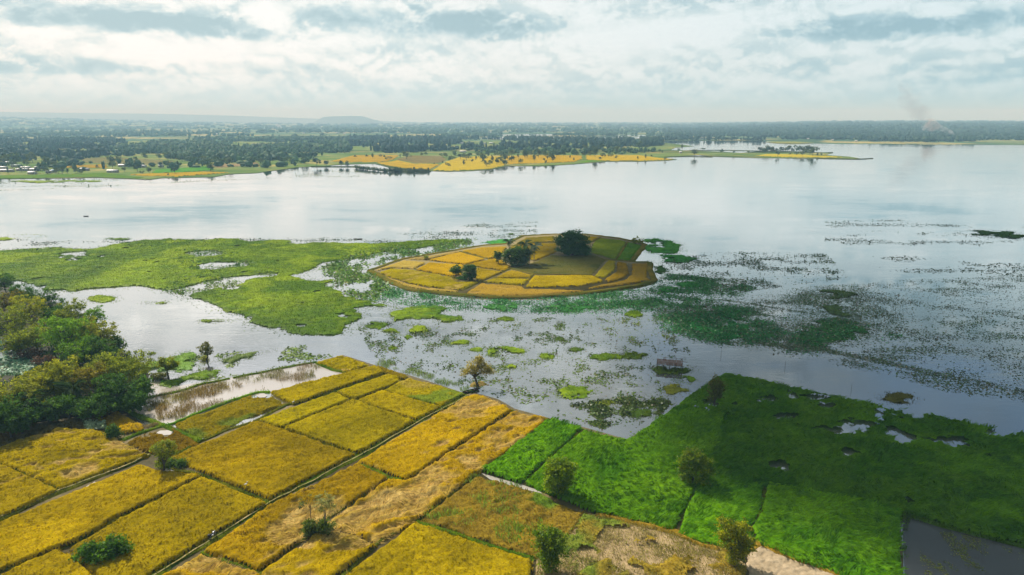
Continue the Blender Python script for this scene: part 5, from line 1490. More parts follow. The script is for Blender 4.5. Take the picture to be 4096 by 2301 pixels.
pp = pp[sdist(pp[:, 0], pp[:, 1], Bg) > .2]
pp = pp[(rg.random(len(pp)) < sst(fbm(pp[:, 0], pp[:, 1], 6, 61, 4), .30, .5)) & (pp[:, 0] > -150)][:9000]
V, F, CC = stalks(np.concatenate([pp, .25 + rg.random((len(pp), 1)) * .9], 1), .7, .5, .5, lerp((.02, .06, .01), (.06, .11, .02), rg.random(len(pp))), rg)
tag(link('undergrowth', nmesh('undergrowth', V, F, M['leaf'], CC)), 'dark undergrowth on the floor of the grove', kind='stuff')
for k, (x, y, h, lab) in enumerate([(115, 1432, 3.0, 'rust brown dead brush above the grove pond'), (172, 1462, 3.0, 'rust brown dead brush at the right of the grove pond'), (60, 1402, 3.2, 'rust brown dead brush at the back of the grove pond')]):
    p = W(x, y, .25)
    tree('dead_brush', (p[0], p[1], .25), [((0, 0, 1.4), (2.6, 2.0, 1.4)), ((1.6, .4, 1.2), (1.8, 1.5, 1.2)), ((-1.6, .4, 1.3), (1.8, 1.5, 1.2))], 1500, .32, (.10, .055, .03), (.20, .12, .07), 600 + k, lab, 'bush', GG, fork=.3, forks=3, shell=.2)


# palms: trunk and single fronds
def frond_mesh(seed, L=3.0):
    rng = np.random.default_rng(seed)
    n = 10
    t = np.linspace(0, 1, n)
    x = L * (t - .12 * t * t)
    z = L * (.34 * t - .62 * t * t)
    mb_v, mb_f = [], []
    for i in range(n - 1):
        b = len(mb_v)
        wv = .035 * (1 - t[i]) + .01
        mb_v += [(x[i], -wv, z[i]), (x[i], wv, z[i]), (x[i + 1], wv * .8, z[i + 1]), (x[i + 1], -wv * .8, z[i + 1])]
        mb_f.append((b, b + 1, b + 2, b + 3))
        for sgn in (-1, 1):
            for q in (0.2, .7):
                xx = x[i] + (x[i + 1] - x[i]) * q
                zz = z[i] + (z[i + 1] - z[i]) * q
                ln = .78 * math.sin(math.pi * min(1, .15 + .85 * t[i])) + .12
                b = len(mb_v)
                dz = -.30 * ln - .1 * rng.random()
                mb_v += [(xx - .06, 0, zz), (xx + .09, 0, zz), (xx + .45 * ln + .03, sgn * ln * .85, zz + dz), (xx + .40 * ln, sgn * ln * .85, zz + dz)]
                mb_f.append((b, b + 1, b + 2, b + 3))
    v = np.array(mb_v)
    cc = np.full((len(v), 3), 1.0) * np.array((.045, .095, .014)) * (.7 + .6 * rng.random((len(v), 1)))
    return nmesh('frond', v, np.array(mb_f), M['leaf'], cc)


FR = [frond_mesh(k) for k in range(3)]


def palm(base, h, label, seed, lean=(.3, 0), scale=1.0, nf=20, group=None):
    rng = np.random.default_rng(seed)
    e = bpy.data.objects.new('coconut_palm', None)
    COL.objects.link(e)
    e.location = base
    tag(e, label, 'palm', group)
    mb = MB()
    top = np.array([lean[0], lean[1], h])
    t = np.linspace(0, 1, 8)[:, None]
    pts = np.concatenate([top[:2] * t ** 1.8, top[2] * t], 1)
    pts[0, 2] = -.3
    mb.tube(pts, np.linspace(.19, .11, 8), 8)
    mb.build('trunk', M['bark_pale'], e, True)
    for k in range(nf):
        o = link('frond', FR[k % 3], e, tuple(top), 0, scale * (.85 + .3 * rng.random()))
        lift = (-.75, -.35, .1, .55)[k % 4] + rng.normal() * .1
        o.rotation_euler = (rng.normal() * .15, lift, k * 2.399 + rng.random() * .3)
    mb = MB()
    for k in range(5):
        a = k * 1.26
        c = top + np.array([.2 * math.cos(a), .2 * math.sin(a), -.22])
        th = np.linspace(0, math.pi, 5)
        mb.tube(np.stack([np.full(5, c[0]), np.full(5, c[1]), c[2] + .13 * np.cos(th)], 1), .11 * np.sin(th) + .01, 6)
    mb.build('coconuts', M['door'], e, True)
    return e


GP = 'palms of the island'
def palm_at(bx, by, tx, ty, z0, label, seed, group, scale=1.0):
    b = W(bx, by, z0)
    d = pix_dir(tx, ty)
    h = CAM_H + d[2] * (b[1] / d[1]) - z0
    topx = d[0] * (b[1] / d[1])
    return palm((b[0], b[1], z0), h, label, seed, (topx - b[0], 0.0), scale, group=group)


palm_at(2136, 1053, 2138, 985, .5, 'tallest slender palm right of the bamboo on the island', 1, GP, 1.25)
palm_at(2118, 1064, 2120, 1002, .5, 'palm leaning over the bamboo clump on the island', 2, GP, 1.25)
palm_at(2101, 1052, 2100, 976, .5, 'palm rising behind the bamboo clump on the island', 3, GP, 1.25)
palm_at(2037, 1000, 2036, 966, .5, 'smallest palm on the far bank of the island', 4, GP, 1.1)
palm_at(2078, 1050, 2077, 990, .5, 'short palm half hidden in the bamboo of the island', 5, GP, .7)
palm_at(118, 1690, 114, 1592, .25, 'left palm at the front of the grove', 6, 'palms of the grove', 1.25)
palm_at(303, 1648, 288, 1552, .25, 'right palm at the front of the grove', 7, 'palms of the grove', 1.25)

# island trees
GI = 'trees of the island'
b = W(2290, 1020, .5)
gt = tree('great_tree', (b[0], b[1], .5), [((0, 0, 6.5), (6.5, 5.5, 6.0)), ((-3.5, 0, 9.0), (4.2, 4, 3.5)), ((.5, .5, 11.2), (3.6, 3.4, 2.6)), ((3.6, 0, 7.0), (4.3, 4, 4.2)), ((5.6, -.5, 4.2), (2.8, 2.8, 3.8)), ((-4.4, -.5, 5.2), (3.2, 3, 3.4)), ((1.0, -3.0, 4.0), (4.5, 3, 3.6)), ((-6, 0, 7.4), (1.9, 1.8, 2.0)), ((2.4, 0, 9.6), (2.6, 2.5, 2.2)), ((-2, 0, 11.0), (2.2, 2.2, 1.8)), ((-2.4, -.5, 2.6), (4.2, 3.5, 2.8)), ((3.6, -.5, 2.6), (4.4, 3.5, 2.8))], 13000, .62, (.03, .115, .02), (.085, .20, .03), 21, 'huge round dark green tree on the island', group=GI, fork=2.0, r0=.5, clump=1.1, shell=.6)
gt.scale = (1.08, 1.05, .88)
b = W(2062, 1062, .5)
tree('bamboo_clump', (b[0], b[1], .5), [((1.5, 0, 4.2), (4.2, 3.4, 4.0)), ((4.2, 0, 4.6), (2.6, 2.6, 3.6)), ((-1.8, 0, 4.6), (2.8, 2.6, 3.2)), ((.8, .5, 7.0), (2.6, 2.4, 1.6)), ((-4.6, 0, 3.8), (1.4, 1.4, 2.8)), ((-3.2, 0, 6.2), (1.6, 1.5, 1.4)), ((5.6, .2, 6.0), (1.6, 1.5, 1.6)), ((1.2, -.4, 1.8), (4.6, 3.0, 2.0))], 8500, .55, (.035, .105, .012), (.11, .20, .02), 22, 'dark bamboo and tree clump beside the island palms', group=GI, fork=1.0, r0=.3, clump=.9, shell=.55, forks=4)
b = W(1992, 1058, .5)
tree('bamboo_clump', (b[0], b[1], .5), [((0, 0, 3.6), (1.0, 1.0, 2.2)), ((-.8, 0, 5.0), (1.0, .9, 1.6)), ((.9, 0, 4.6), (1.1, 1.0, 1.4))], 1500, .5, (.06, .13, .012), (.13, .2, .02), 23, 'light green bamboo spray at the left of the island clump', group=GI, fork=.8, r0=.15, clump=.6, shell=.3, forks=3, droop=.5)
b = W(1824, 1108, .5)
tree('round_tree', (b[0], b[1], .5), [((0, 0, 3.4), (2.4, 2.3, 1.7)), ((-1.0, 0, 2.7), (1.5, 1.5, 1.2)), ((1.0, 0, 2.8), (1.4, 1.4, 1.2))], 2200, .42, *DK, 24, 'left umbrella shaped tree of the pair on the island', group=GI, fork=1.3, r0=.2, clump=.6)
b = W(1878, 1122, .5)
tree('round_tree', (b[0], b[1], .5), [((0, 0, 3.4), (2.9, 2.6, 3.0)), ((-1.0, 0, 5.2), (1.6, 1.5, 1.3)), ((1.1, 0, 4.9), (1.6, 1.5, 1.4)), ((1.9, -.2, 2.0), (1.5, 1.4, 1.5)), ((-.6, 0, 1.5), (2.0, 1.8, 1.6))], 4200, .45, (.03, .10, .012), (.08, .16, .02), 25, 'right taller dense tree of the pair on the island', group=GI, fork=.8, r0=.25, clump=.7)
b = W(2546, 977, .5)
tree('island_shrub', (b[0], b[1], .4), [((0, 0, 2.3), (2.6, 2.4, 1.6)), ((1.6, 0, 1.7), (1.8, 1.6, 1.2)), ((-1.6, 0, 1.8), (1.6, 1.5, 1.2))], 1000, .5, *OL, 26, 'grey green shrub at the far east corner of the island', 'bush', GI, fork=.7, clump=.6)
b = W(1704, 1038, .5)
tree('island_shrub', (b[0], b[1], .4), [((0, 0, .9), (1.0, 1.0, 1.0))], 350, .4, *OL, 27, 'small shrub on the north west shore of the island', 'bush', GI, fork=.3)
b = W(1843, 1118, .5)
tree('island_shrub', (b[0], b[1], .4), [((0, 0, .7), (1.9, 1.3, .8)), ((1.2, -.3, .6), (1.2, 1.0, .7))], 700, .4, *DK, 28, 'dark scrub between the pair of island trees', 'bush', GI, fork=.3)


# trees of the far shore: a few shapes, each tree its own object
def proto(kind, seed):
    if kind == 'round':
        lb = lobes_round(7, 9, 1.6, 5, seed)
    elif kind == 'wide':
        lb = lobes_round(10, 9, 2.0, 7, seed, .7)
    elif kind == 'tall':
        lb = [((0, 0, 6.5), (1.9, 1.9, 4.3)), ((.6, 0, 4.6), (1.7, 1.7, 2.6)), ((-.5, .3, 8.4), (1.4, 1.4, 2.2))]
    elif kind == 'flat':
        lb = [((0, 0, 7.8), (4.6, 4.2, 1.0)), ((2.4, 0, 7.2), (2.4, 2.4, .8)), ((-2.4, 0, 7.0), (2.4, 2.4, .8))]
    else:
        lb = [((0, 0, 1.7), (2.4, 2.2, 1.9)), ((1.2, 0, 1.4), (1.6, 1.6, 1.4))]
    pal = [((.04, .08, .02), (.10, .15, .035)), ((.06, .09, .022), (.14, .17, .04)), ((.025, .06, .02), (.065, .10, .03))][seed % 3]
    top = max(l[0][2] + l[1][2] for l in lb)
    tr = trunk_mesh(max(.6, min(l[0][2] - l[1][2] for l in lb) + .8), .22, [np.array(l[0]) for l in lb], seed)
    cr = crown_mesh(lb, 420 if kind != 'bush' else 220, .95, *pal, seed, clump=1.0, shell=.5, per=16)
    return tr, cr, top


PR = {k: [proto(k, s * 7 + i) for s in range(3)] for i, k in enumerate(['round', 'wide', 'tall', 'flat', 'bush'])}
shore_rng = np.random.default_rng(77)


def shore_tree(x, y, hpx, kind, label, group, z0=.45):
    """tree whose foot the photograph shows at (x, y), hpx photograph pixels tall"""
    p = W(x, y, z0)
    dist = math.hypot(math.hypot(p[0], p[1]), CAM_H)
    h = hpx * dist / FPX * 1.02
    tr, cr, top = PR[kind][shore_rng.integers(0, 3)]
    s = max(1.2, h) / top
    name = {'round': 'shore_tree', 'wide': 'shore_tree', 'tall': 'shore_tree', 'flat': 'shore_tree', 'bush': 'shore_bush'}[kind]
    e = bpy.data.objects.new(name, None)
    COL.objects.link(e)
    e.location = (p[0], p[1], z0)
    e.rotation_euler = (0, 0, shore_rng.random() * 6.28)
    wf = .85 + .4 * shore_rng.random()
    e.scale = (s * wf, s * wf, s)
    tag(e, label, 'bush' if kind == 'bush' else 'tree', group)
    link('trunk', tr, e)
    link('crown', cr, e)
    return e


def batch(x0, y0, s, items, where, group):
    for x, y, h in items:
        xs, ys, hs = x0 + x * s, y0 + y * s, h * s
        if hs < 9:
            kind = 'bush'
        else:
            kind = ('round', 'tall', 'wide', 'round')[(int(x) * 7 + int(y)) % 4]
        lab = {'bush': 'small dark bush ', 'round': 'rounded dark tree ', 'tall': 'narrow upright tree ', 'wide': 'broad spreading tree '}[kind] + where
        shore_tree(xs, ys, hs, kind, lab, group + ', ' + kind)


batch(1300, 540, .3106, [(20, 400, 70), (210, 405, 65), (285, 415, 50)], 'by the lagoon bund of the far shore', 'lagoon trees')
batch(1300, 540, .3106, [(612, 305, 65), (970, 295, 45), (830, 320, 45), (790, 330, 40), (765, 290, 25), (720, 290, 40), (1245, 280, 50), (1298, 268, 45), (535, 280, 22), (385, 285, 20)], 'on the golden field by the lagoon', 'lagoon field trees')
shore_tree(1300 + 1050 * .3106, 540 + 315 * .3106, 30, 'wide', 'broad dark tree alone at the corner of the far brown meadow', 'lagoon field trees, wide')
batch(1300, 540, .3106, [(1520, 290, 65), (1515, 368, 35), (1408, 380, 18), (1610, 350, 85), (1597, 415, 45), (1565, 395, 40), (1790, 395, 70), (1900, 360, 50), (1820, 330, 90), (2030, 350, 110), (2080, 410, 95), (2150, 375, 110), (2210, 385, 75), (2315, 390, 65), (2405, 345, 70), (1740, 320, 80), (1670, 290, 90), (1945, 330, 60), (2320, 330, 85), (2260, 370, 90), (1860, 300, 70), (1980, 290, 80), (2100, 300, 90), (2200, 290, 90), (1560, 300, 60), (1640, 330, 60)], 'scattered on the far yellow field', 'scattered far trees')
batch(2000, 540, .3106, [(60, 390, 65), (65, 330, 80), (155, 345, 75), (270, 380, 75), (320, 305, 110), (235, 300, 60), (440, 345, 95), (495, 300, 110), (610, 320, 95), (680, 345, 100), (590, 375, 50), (570, 345, 45), (725, 285, 90), (815, 275, 60), (900, 305, 45), (950, 335, 40), (350, 300, 100), (150, 290, 90), (20, 280, 70), (400, 280, 70), (640, 280, 70), (560, 270, 60)], 'on the far yellow field right of centre', 'far field trees')
batch(2000, 540, .3106, [(1290, 325, 40), (1225, 290, 120), (1325, 295, 60), (1420, 290, 55), (1495, 310, 45), (1775, 320, 45), (1873, 310, 60), (1950, 285, 30), (2125, 325, 35), (1080, 280, 50), (1160, 280, 70), (980, 270, 50)], 'on the golden spit of the far shore', 'golden spit trees')
batch(2000, 540, .3106, [(2505, 280, 90), (1500, 230, 80), (1430, 200, 45), (1700, 195, 25), (1795, 190, 100), (2055, 225, 40), (1970, 210, 50), (2090, 235, 35), (2300, 215, 40), (2345, 190, 65), (1580, 210, 50), (1660, 170, 60), (1900, 180, 50), (1250, 220, 90), (1320, 200, 80), (1100, 210, 80)], 'on the green flats behind the golden spit', 'green flat trees')
batch(2600, 500, .3494, [(960, 335, 40), (1125, 325, 30), (1310, 325, 55), (1460, 360, 55), (1600, 350, 30), (1680, 350, 40), (1740, 360, 55), (1860, 355, 90), (1915, 360, 35), (1960, 355, 30), (825, 310, 25), (1780, 330, 50), (1830, 340, 60)], 'on the narrow yellow spit at the right', 'right spit trees')
shore_tree(2600 + 605 * .3494, 500 + 312 * .3494, 15, 'flat', 'flat topped tree on the wet flats at the right', 'flat topped trees')
rr = np.random.default_rng(5)
for k in range(26):
    x = 1240 + k * 25 + rr.random() * 14
    shore_tree(2600 + x * .3494, 500 + (308 + 4 * rr.random()) * .3494, (26 + 34 * rr.random()) * .3494 * 1.25, ('round', 'wide', 'round', 'tall')[k % 4], ('rounded dark tree ', 'broad spreading tree ', 'rounded dark tree ', 'narrow upright tree ')[k % 4] + 'in the tree line of the wooded spit', 'wooded spit trees, ' + ('round', 'wide', 'round', 'tall')[k % 4])
batch(0, 400, .5435, [(1068, 440, 45), (1172, 440, 40), (1238, 445, 55), (1340, 450, 50), (1692, 487, 60), (1400, 470, 40), (1460, 470, 45), (1600, 470, 50), (1650, 470, 40), (1520, 470, 50)], 'along the pasture left of the lagoon', 'pasture trees')
batch(0, 400, .5435, [(1860, 470, 50), (2055, 475, 65), (1920, 475, 40), (1980, 468, 45), (2170, 485, 30), (2240, 470, 50), (2330, 490, 60), (2400, 487, 40), (2510, 485, 40), (2555, 490, 40), (2120, 470, 50)], 'on the shore left of the lagoon', 'left lagoon shore trees')
batch(0, 400, .5435, [(1005, 490, 60), (1100, 540, 40), (1290, 545, 45), (1050, 548, 25), (1550, 525, 55), (1530, 500, 60), (1240, 560, 18), (830, 510, 50), (880, 470, 50), (600, 550, 35), (715, 495, 15), (1015, 530, 50), (915, 530, 30), (820, 480, 60), (950, 500, 45), (1180, 500, 40), (1250, 500, 40), (1310, 495, 40)], 'round the farms right of the village', 'farm trees')
batch(0, 400, .5435, [(470, 490, 50), (460, 545, 40), (430, 540, 35), (500, 545, 35), (350, 545, 40), (280, 540, 40), (120, 480, 70), (240, 460, 60), (160, 530, 40), (60, 545, 35), (310, 520, 40), (200, 500, 50), (30, 480, 60), (400, 500, 40), (340, 480, 50), (540, 520, 30), (90, 500, 50), (-30, 540, 50), (570, 540, 30)], 'between the village houses', 'village trees')
# row of shrubs on the lagoon bund
for k in range(27):
    x = 390 + k * 36 + rr.random() * 12
    y = 430 + 35 * min(1, k / 10) + rr.random() * 6
    shore_tree(1300 + x * .3106, 540 + y * .3106, (28 + 14 * rr.random()) * .3106, 'bush', 'bushy shrub in the row on the lagoon bund', 'row of shrubs on the lagoon bund')
# trees on the low dam of the far inlet
for k in range(30):
    x = 2660 + k * 14 + rr.random() * 12
    shore_tree(x, 563, 4 + 7 * rr.random() ** 2, ('round', 'wide', 'tall')[k % 3], ('rounded dark tree ', 'broad spreading tree ', 'narrow upright tree ')[k % 3] + 'on the low dam across the far inlet', 'dam trees, ' + ('round', 'wide', 'tall')[k % 3], .8)


# woodland too far to count: crowns as one mass per belt
ico_v = None
def ico():
    t = (1 + 5 ** .5) / 2
    v = np.array([(-1, t, 0), (1, t, 0), (-1, -t, 0), (1, -t, 0), (0, -1, t), (0, 1, t), (0, -1, -t), (0, 1, -t), (t, 0, -1), (t, 0, 1), (-t, 0, -1), (-t, 0, 1)], float)
    v /= np.linalg.norm(v[0])
    f = np.array([(0, 11, 5), (0, 5, 1), (0, 1, 7), (0, 7, 10), (0, 10, 11), (1, 5, 9), (5, 11, 4), (11, 10, 2), (10, 7, 6), (7, 1, 8), (3, 9, 4), (3, 4, 2), (3, 2, 6), (3, 6, 8), (3, 8, 9), (4, 9, 5), (2, 4, 11), (6, 2, 10), (8, 6, 7), (9, 8, 1)])
    return v, f


def ico2():
    v, f = ico()
    vs = [tuple(p) for p in v]
    cache = {}

    def mid(a, b):
        k = (min(a, b), max(a, b))
        if k not in cache:
            p = (np.array(vs[a]) + np.array(vs[b]))
            p /= np.linalg.norm(p)
            cache[k] = len(vs)
            vs.append(tuple(p))
        return cache[k]
    o = []
    for a, b, c in f:
        ab, bc, ca = mid(a, b), mid(b, c), mid(c, a)
        o += [(a, ab, ca), (b, bc, ab), (c, ca, bc), (ab, bc, ca)]
    return np.array(vs), np.array(o)


def woodland(P, hts, wid, label, pal, seed, fine=False, z=None, name='woodland'):
    rng = np.random.default_rng(seed)
    v, f = ico2() if fine else ico()
    n = len(P)
    nv = len(v)
    jit = 1 + (rng.random((n, nv)) - .5) * (.75 if fine else .5)
    vv = v[None] * jit[:, :, None]
    a = rng.random(n) * 6.28
    ca, sa = np.cos(a)[:, None], np.sin(a)[:, None]
    x = vv[:, :, 0] * ca - vv[:, :, 1] * sa
    y = vv[:, :, 0] * sa + vv[:, :, 1] * ca
    zz = vv[:, :, 2]
    X_ = P[:, 0, None] + x * wid[:, None] * .5
    Y_ = P[:, 1, None] + y * wid[:, None] * .5
    Z_ = (zt(P[:, 0], P[:, 1]) if z is None else np.full(n, z))[:, None] + hts[:, None] * (.52 + .5 * zz)
    V = np.stack([X_, Y_, Z_], -1).reshape(-1, 3)
    F = (f[None] + (np.arange(n) * nv)[:, None, None]).reshape(-1, 3)
    t = np.clip(rng.random(n) * .6 + (fbm(P[:, 0], P[:, 1], 90, seed, 3) - .3), 0, 1)
    C = lerp(pal[0], pal[1], t) * (.75 + .5 * rng.random((n, 1)))
    return tag(link(name, nmesh(name, V, F, M['leaf'], np.repeat(C, nv, 0))), label, kind='stuff')


def fill(poly_px, spacing, seed, thr=0.0, z=.5):
    B = PW(poly_px, z)
    rng = np.random.default_rng(seed)
    lo, hi = B.min(0), B.max(0)
    n = int((hi - lo).prod() / spacing ** 2)
    p = lo + rng.random((n, 2)) * (hi - lo)
    p = p[sdist(p[:, 0], p[:, 1], B) > 0]
    if thr:
        p = p[fbm(p[:, 0], p[:, 1], 130, seed, 4) > thr]
    return p


HAZY_WD = ((0.030, 0.077, 0.050), (0.076, 0.156, 0.080))  # both far palettes paled and blued, distance haze put into the leaf colour
HAZY_WL = ((0.065, 0.139, 0.061), (0.154, 0.265, 0.102))
for k, (poly, sp_, thr, h, lab, pal) in enumerate([
        ([(-900, 650), (-900, 560), (0, 560), (440, 560), (560, 580), (430, 600), (440, 622), (322, 640), (150, 652), (0, 662), (-300, 668)], 12, .50, 10, 'dark woodland behind the village', HAZY_WD),
        ([(440, 598), (640, 570), (1000, 556), (1400, 552), (1400, 612), (1300, 622), (1220, 632), (1130, 642), (1000, 648), (820, 650), (720, 640), (600, 628), (460, 624)], 10, .44, 8, 'plantation belt behind the left pasture', HAZY_WL),
        ([(1400, 552), (1900, 556), (2300, 556), (2640, 562), (2650, 585), (2500, 596), (2300, 602), (2000, 602), (1850, 600), (1600, 612), (1400, 614)], 12, .50, 11, 'dark tree belt behind the far fields', HAZY_WD),
        ([(1860, 602), (2500, 600), (2640, 606), (2560, 618), (2300, 620), (2000, 622), (1800, 618)], 22, .46, 8, 'loose trees between the far fields', HAZY_WL),
        ([(-300, 668), (0, 662), (320, 652), (640, 660), (820, 652), (1130, 644), (1230, 634), (1290, 640), (1180, 664), (1000, 682), (860, 690), (620, 676), (430, 676), (300, 690), (0, 698), (-300, 700)], 26, .49, 7, 'loose trees along the left shore', HAZY_WL),
        ([(2560, 566), (2648, 566), (2648, 582), (2560, 590)], 8, 0, 12, 'dense dark wood at the root of the far spit', HAZY_WD)]):
    p = fill(poly, sp_, 900 + k, thr)
    r_ = np.random.default_rng(k)
    woodland(p, h * (.45 + 1.1 * r_.random(len(p)) ** 1.6), 8 * (.45 + 1.3 * r_.random(len(p)) ** 2), lab, pal, 950 + k, True, .45)
# far plain and hills
r_ = np.random.default_rng(99)
def fan(n, x0, x1, d0, d1, seed, thr):
    r = np.random.default_rng(seed)
    xx = x0 + (x1 - x0) * r.random(n)
    b = np.stack([np.interp(xx, cols_x, base[:, 0]), np.interp(xx, cols_x, base[:, 1])], 1)
    k = d0 + (d1 - d0) * r.random(n)
    p = b * k[:, None]
    return p[fbm(p[:, 0], p[:, 1], 420, seed, 4) > thr]


flood_polys = [PW(q_, 1.4) for q_ in ([(1880, 562), (1950, 546), (2100, 543), (2300, 545), (2480, 545), (2660, 546), (2660, 558), (2400, 556), (2200, 560), (2000, 562)], [(1950, 541), (2120, 535), (2270, 537), (2200, 544), (2010, 545)], [(2310, 541), (2560, 539), (2710, 543), (2560, 546)], [(2650, 554), (2800, 549), (2970, 554), (2820, 560)])]
for k, (n, x0, x1, d0, d1, thr, h, w, lab, pal) in enumerate([
        (8000, -1200, 2700, 1.01, 1.7, .50, 11, 13, 'broken woodland on the nearer plain', HAZY_WL),
        (6500, -1200, 2700, 1.6, 3.2, .48, 14, 24, 'broken woodland on the middle plain', HAZY_WL),
        (5000, -1600, 5200, 2.8, 6.9, .36, 17, 60, 'woodland on the distant plain', HAZY_WD),
        (10000, 2650, 5200, 1.0, 1.9, .36, 11, 15, 'woodland on the far right shore', HAZY_WD),
        (6000, 2650, 5200, 1.7, 3.2, .30, 14, 30, 'woodland on the right hills', HAZY_WD)]):
    p = fan(n, x0, x1, d0, d1, 1200 + k, thr)
    for fp in flood_polys:
        p = p[sdist(p[:, 0], p[:, 1], fp) < 0]
    m_ = len(p)
    woodland(p, h * (.5 + r_.random(m_)), w * (.4 + 1.4 * r_.random(m_) ** 2), lab, pal, 1300 + k)
# ------------------------------------------------------------------ buildings and small things
def house(x, y, wpx, roof, label, z0=.45, depth=5.0, h=2.6, rz=0.0, group='houses of the village', pitch=.9, far=False):
    p = W(x, y, z0)
    dist = math.hypot(p[0], p[1])
    w = wpx * dist / FPX
    e = bpy.data.objects.new('house', None)
    COL.objects.link(e)
    e.location = (p[0], p[1], z0)
    e.rotation_euler = (0, 0, rz)
    tag(e, label, 'house', group)
    mb = MB()
    mb.box((0, 0, h / 2), (w, depth, h))
    # gable ends
    v = [(-w / 2, -depth / 2, h), (-w / 2, depth / 2, h), (-w / 2, 0, h + pitch), (w / 2, -depth / 2, h), (w / 2, depth / 2, h), (w / 2, 0, h + pitch)]
    mb.quadmesh(v, None, [(0, 2, 1), (3, 4, 5)])
    mb.build('wall', M['wall'], e)
    mb = MB()
    ov = .5
    for s in (-1, 1):
        sl = math.hypot(depth / 2 + ov, pitch * (1 + 2 * ov / depth))
        a = math.atan2(pitch, depth / 2)
        v = [(-w / 2 - ov, 0, h + pitch + .08), (w / 2 + ov, 0, h + pitch + .08), (w / 2 + ov, s * sl * math.cos(a), h + pitch + .08 - sl * math.sin(a)), (-w / 2 - ov, s * sl * math.cos(a), h + pitch + .08 - sl * math.sin(a))]
        v2 = [(a_, b_, c_ - .08) for a_, b_, c_ in v]
        mb.quadmesh(v + v2, [(0, 1, 2, 3), (7, 6, 5, 4), (0, 4, 5, 1), (1, 5, 6, 2), (2, 6, 7, 3), (3, 7, 4, 0)])
    mb.build('roof', M[roof], e)
    if not far:
        mb = MB()
        mb.box((-w * .12, -depth / 2 - .02, 1.0), (.9, .08, 2.0))
        mb.build('door', M['door'], e)
        for q in (-.34, .2, .38):
            mb = MB()
            mb.box((w * q, -depth / 2 - .02, 1.45), (1.0, .08, .9))
            mb.build('window', M['glass'], e)
    return e


for a in [(22, 688, 52, 'roof_white', 'long pale roofed house at the left edge of the village'), (92, 684, 40, 'roof_white', 'pale roofed house left of the boatless shore'), (105, 676, 30, 'roof_white', 'pale house behind the village front row'),
          (140, 684, 26, 'roof_white', 'short white roofed house in the middle of the village'), (130, 697, 24, 'roof_white', 'white roofed hut nearest the lake'), (66, 668, 30, 'roof_green', 'dark green roofed house in the village'),
          (208, 690, 26, 'roof_blue', 'blue roofed house of the village'), (196, 693, 14, 'roof_white', 'small white hut beside the blue roofed house'), (340, 683, 26, 'roof_grey', 'grey roofed hut right of the village'), (452, 690, 36, 'roof_white', 'long white roofed shed near the green bank'),
          (496, 667, 36, 'roof_white', 'white farmhouse in front of the pale pasture'), (570, 670, 26, 'roof_white', 'white farmhouse left of the bright green field'), (645, 669, 14, 'roof_grey', 'small grey shed above the bright green field'), (18, 620, 46, 'roof_grey', 'large grey shed at the far left behind the village'),
          (35, 655, 34, 'roof_grey', 'grey roofed house in the upper village'), (10, 676, 30, 'roof_white', 'pale house behind the long one at the left edge'), (155, 676, 22, 'roof_grey', 'grey hut behind the white roofed one')]:
    house(a[0], a[1], a[2], a[3], a[4], rz=.15 * math.sin(a[0]))
p_ = 'houses among the far trees'
for a in [(1783, 573, 13, 'roof_white', 'pale house left of the yellow one in the far tree belt'), (1845, 576, 16, 'roof_white', 'white house in the middle of the far tree belt'), (1775, 583, 18, 'roof_red', 'red roofed house in the far tree belt'), (1935, 577, 14, 'roof_white', 'white house left of the tallest far tree belt gap'),
          (1965, 575, 14, 'roof_white', 'white house at the right of the far hamlet'), (1930, 583, 10, 'roof_red', 'small red hut of the far hamlet'), (1852, 610, 24, 'roof_white', 'row of white sheeting on the far yellow field'), (2302, 583, 9, 'roof_red', 'pinkish hut behind the far yellow field'),
          (2722, 613, 9, 'roof_white', 'white hut on the green flats'), (3095, 604, 22, 'roof_white', 'long white shed under the trees of the wooded spit'), (2240, 573, 7, 'roof_white', 'white hut in the right of the tree belt')]:
    house(a[0], a[1], a[2], a[3], a[4], group=p_)
p_ = 'houses on the far plain'
for k, (x, y, w, lab) in enumerate([(868, 538, 9, 'white roof on the plain above the left pasture, right one'), (840, 538, 6, 'white roof on the plain above the left pasture, left one'), (1268, 558, 10, 'white roof above the plantation, left one'), (1296, 557, 10, 'white roof above the plantation, right one'), (1350, 534, 12, 'white roofs below the flat mountain, left one'),
                                    (1378, 536, 10, 'white roofs below the flat mountain, right one'), (1215, 535, 7, 'white roof left of the flat mountain'), (1545, 533, 14, 'long white roof right of the flat mountain'), (1582, 533, 12, 'shorter white roof right of the flat mountain'), (1725, 537, 8, 'white roof above the far hamlet'),
                                    (1960, 531, 14, 'white roof at the left of the flooded fields'), (340, 540, 6, 'white roof on the plain above the village'), (480, 537, 5, 'small white roof on the plain above the pasture'), (310, 588, 14, 'white roofed barn in the wood behind the village'), (452, 588, 12, 'white roofed barn right of the wood')]):
    house(x, y, w, 'roof_white', lab, 1.0 if y < 560 else .5, 7, 3.2, group=p_, far=True)
p_ = 'houses on the far right shore'
for k, (x, y, w, lab) in enumerate([(3216, 556, 8, 'white roof in the trees of the right shore, third from right'), (3280, 551, 9, 'white roof highest on the right shore'), (3232, 558, 6, 'small white roof beside the third one'), (3150, 557, 6, 'white roof leftmost on the right shore'), (3598, 563, 9, 'white roof rightmost on the far shore'), (3330, 563, 7, 'pale hut just above the right shore water'), (3424, 567, 8, 'grey hut at the water of the right shore')]):
    house(x, y, w, 'roof_white', lab, 2.0, 6, 3.0, group=p_, far=True)

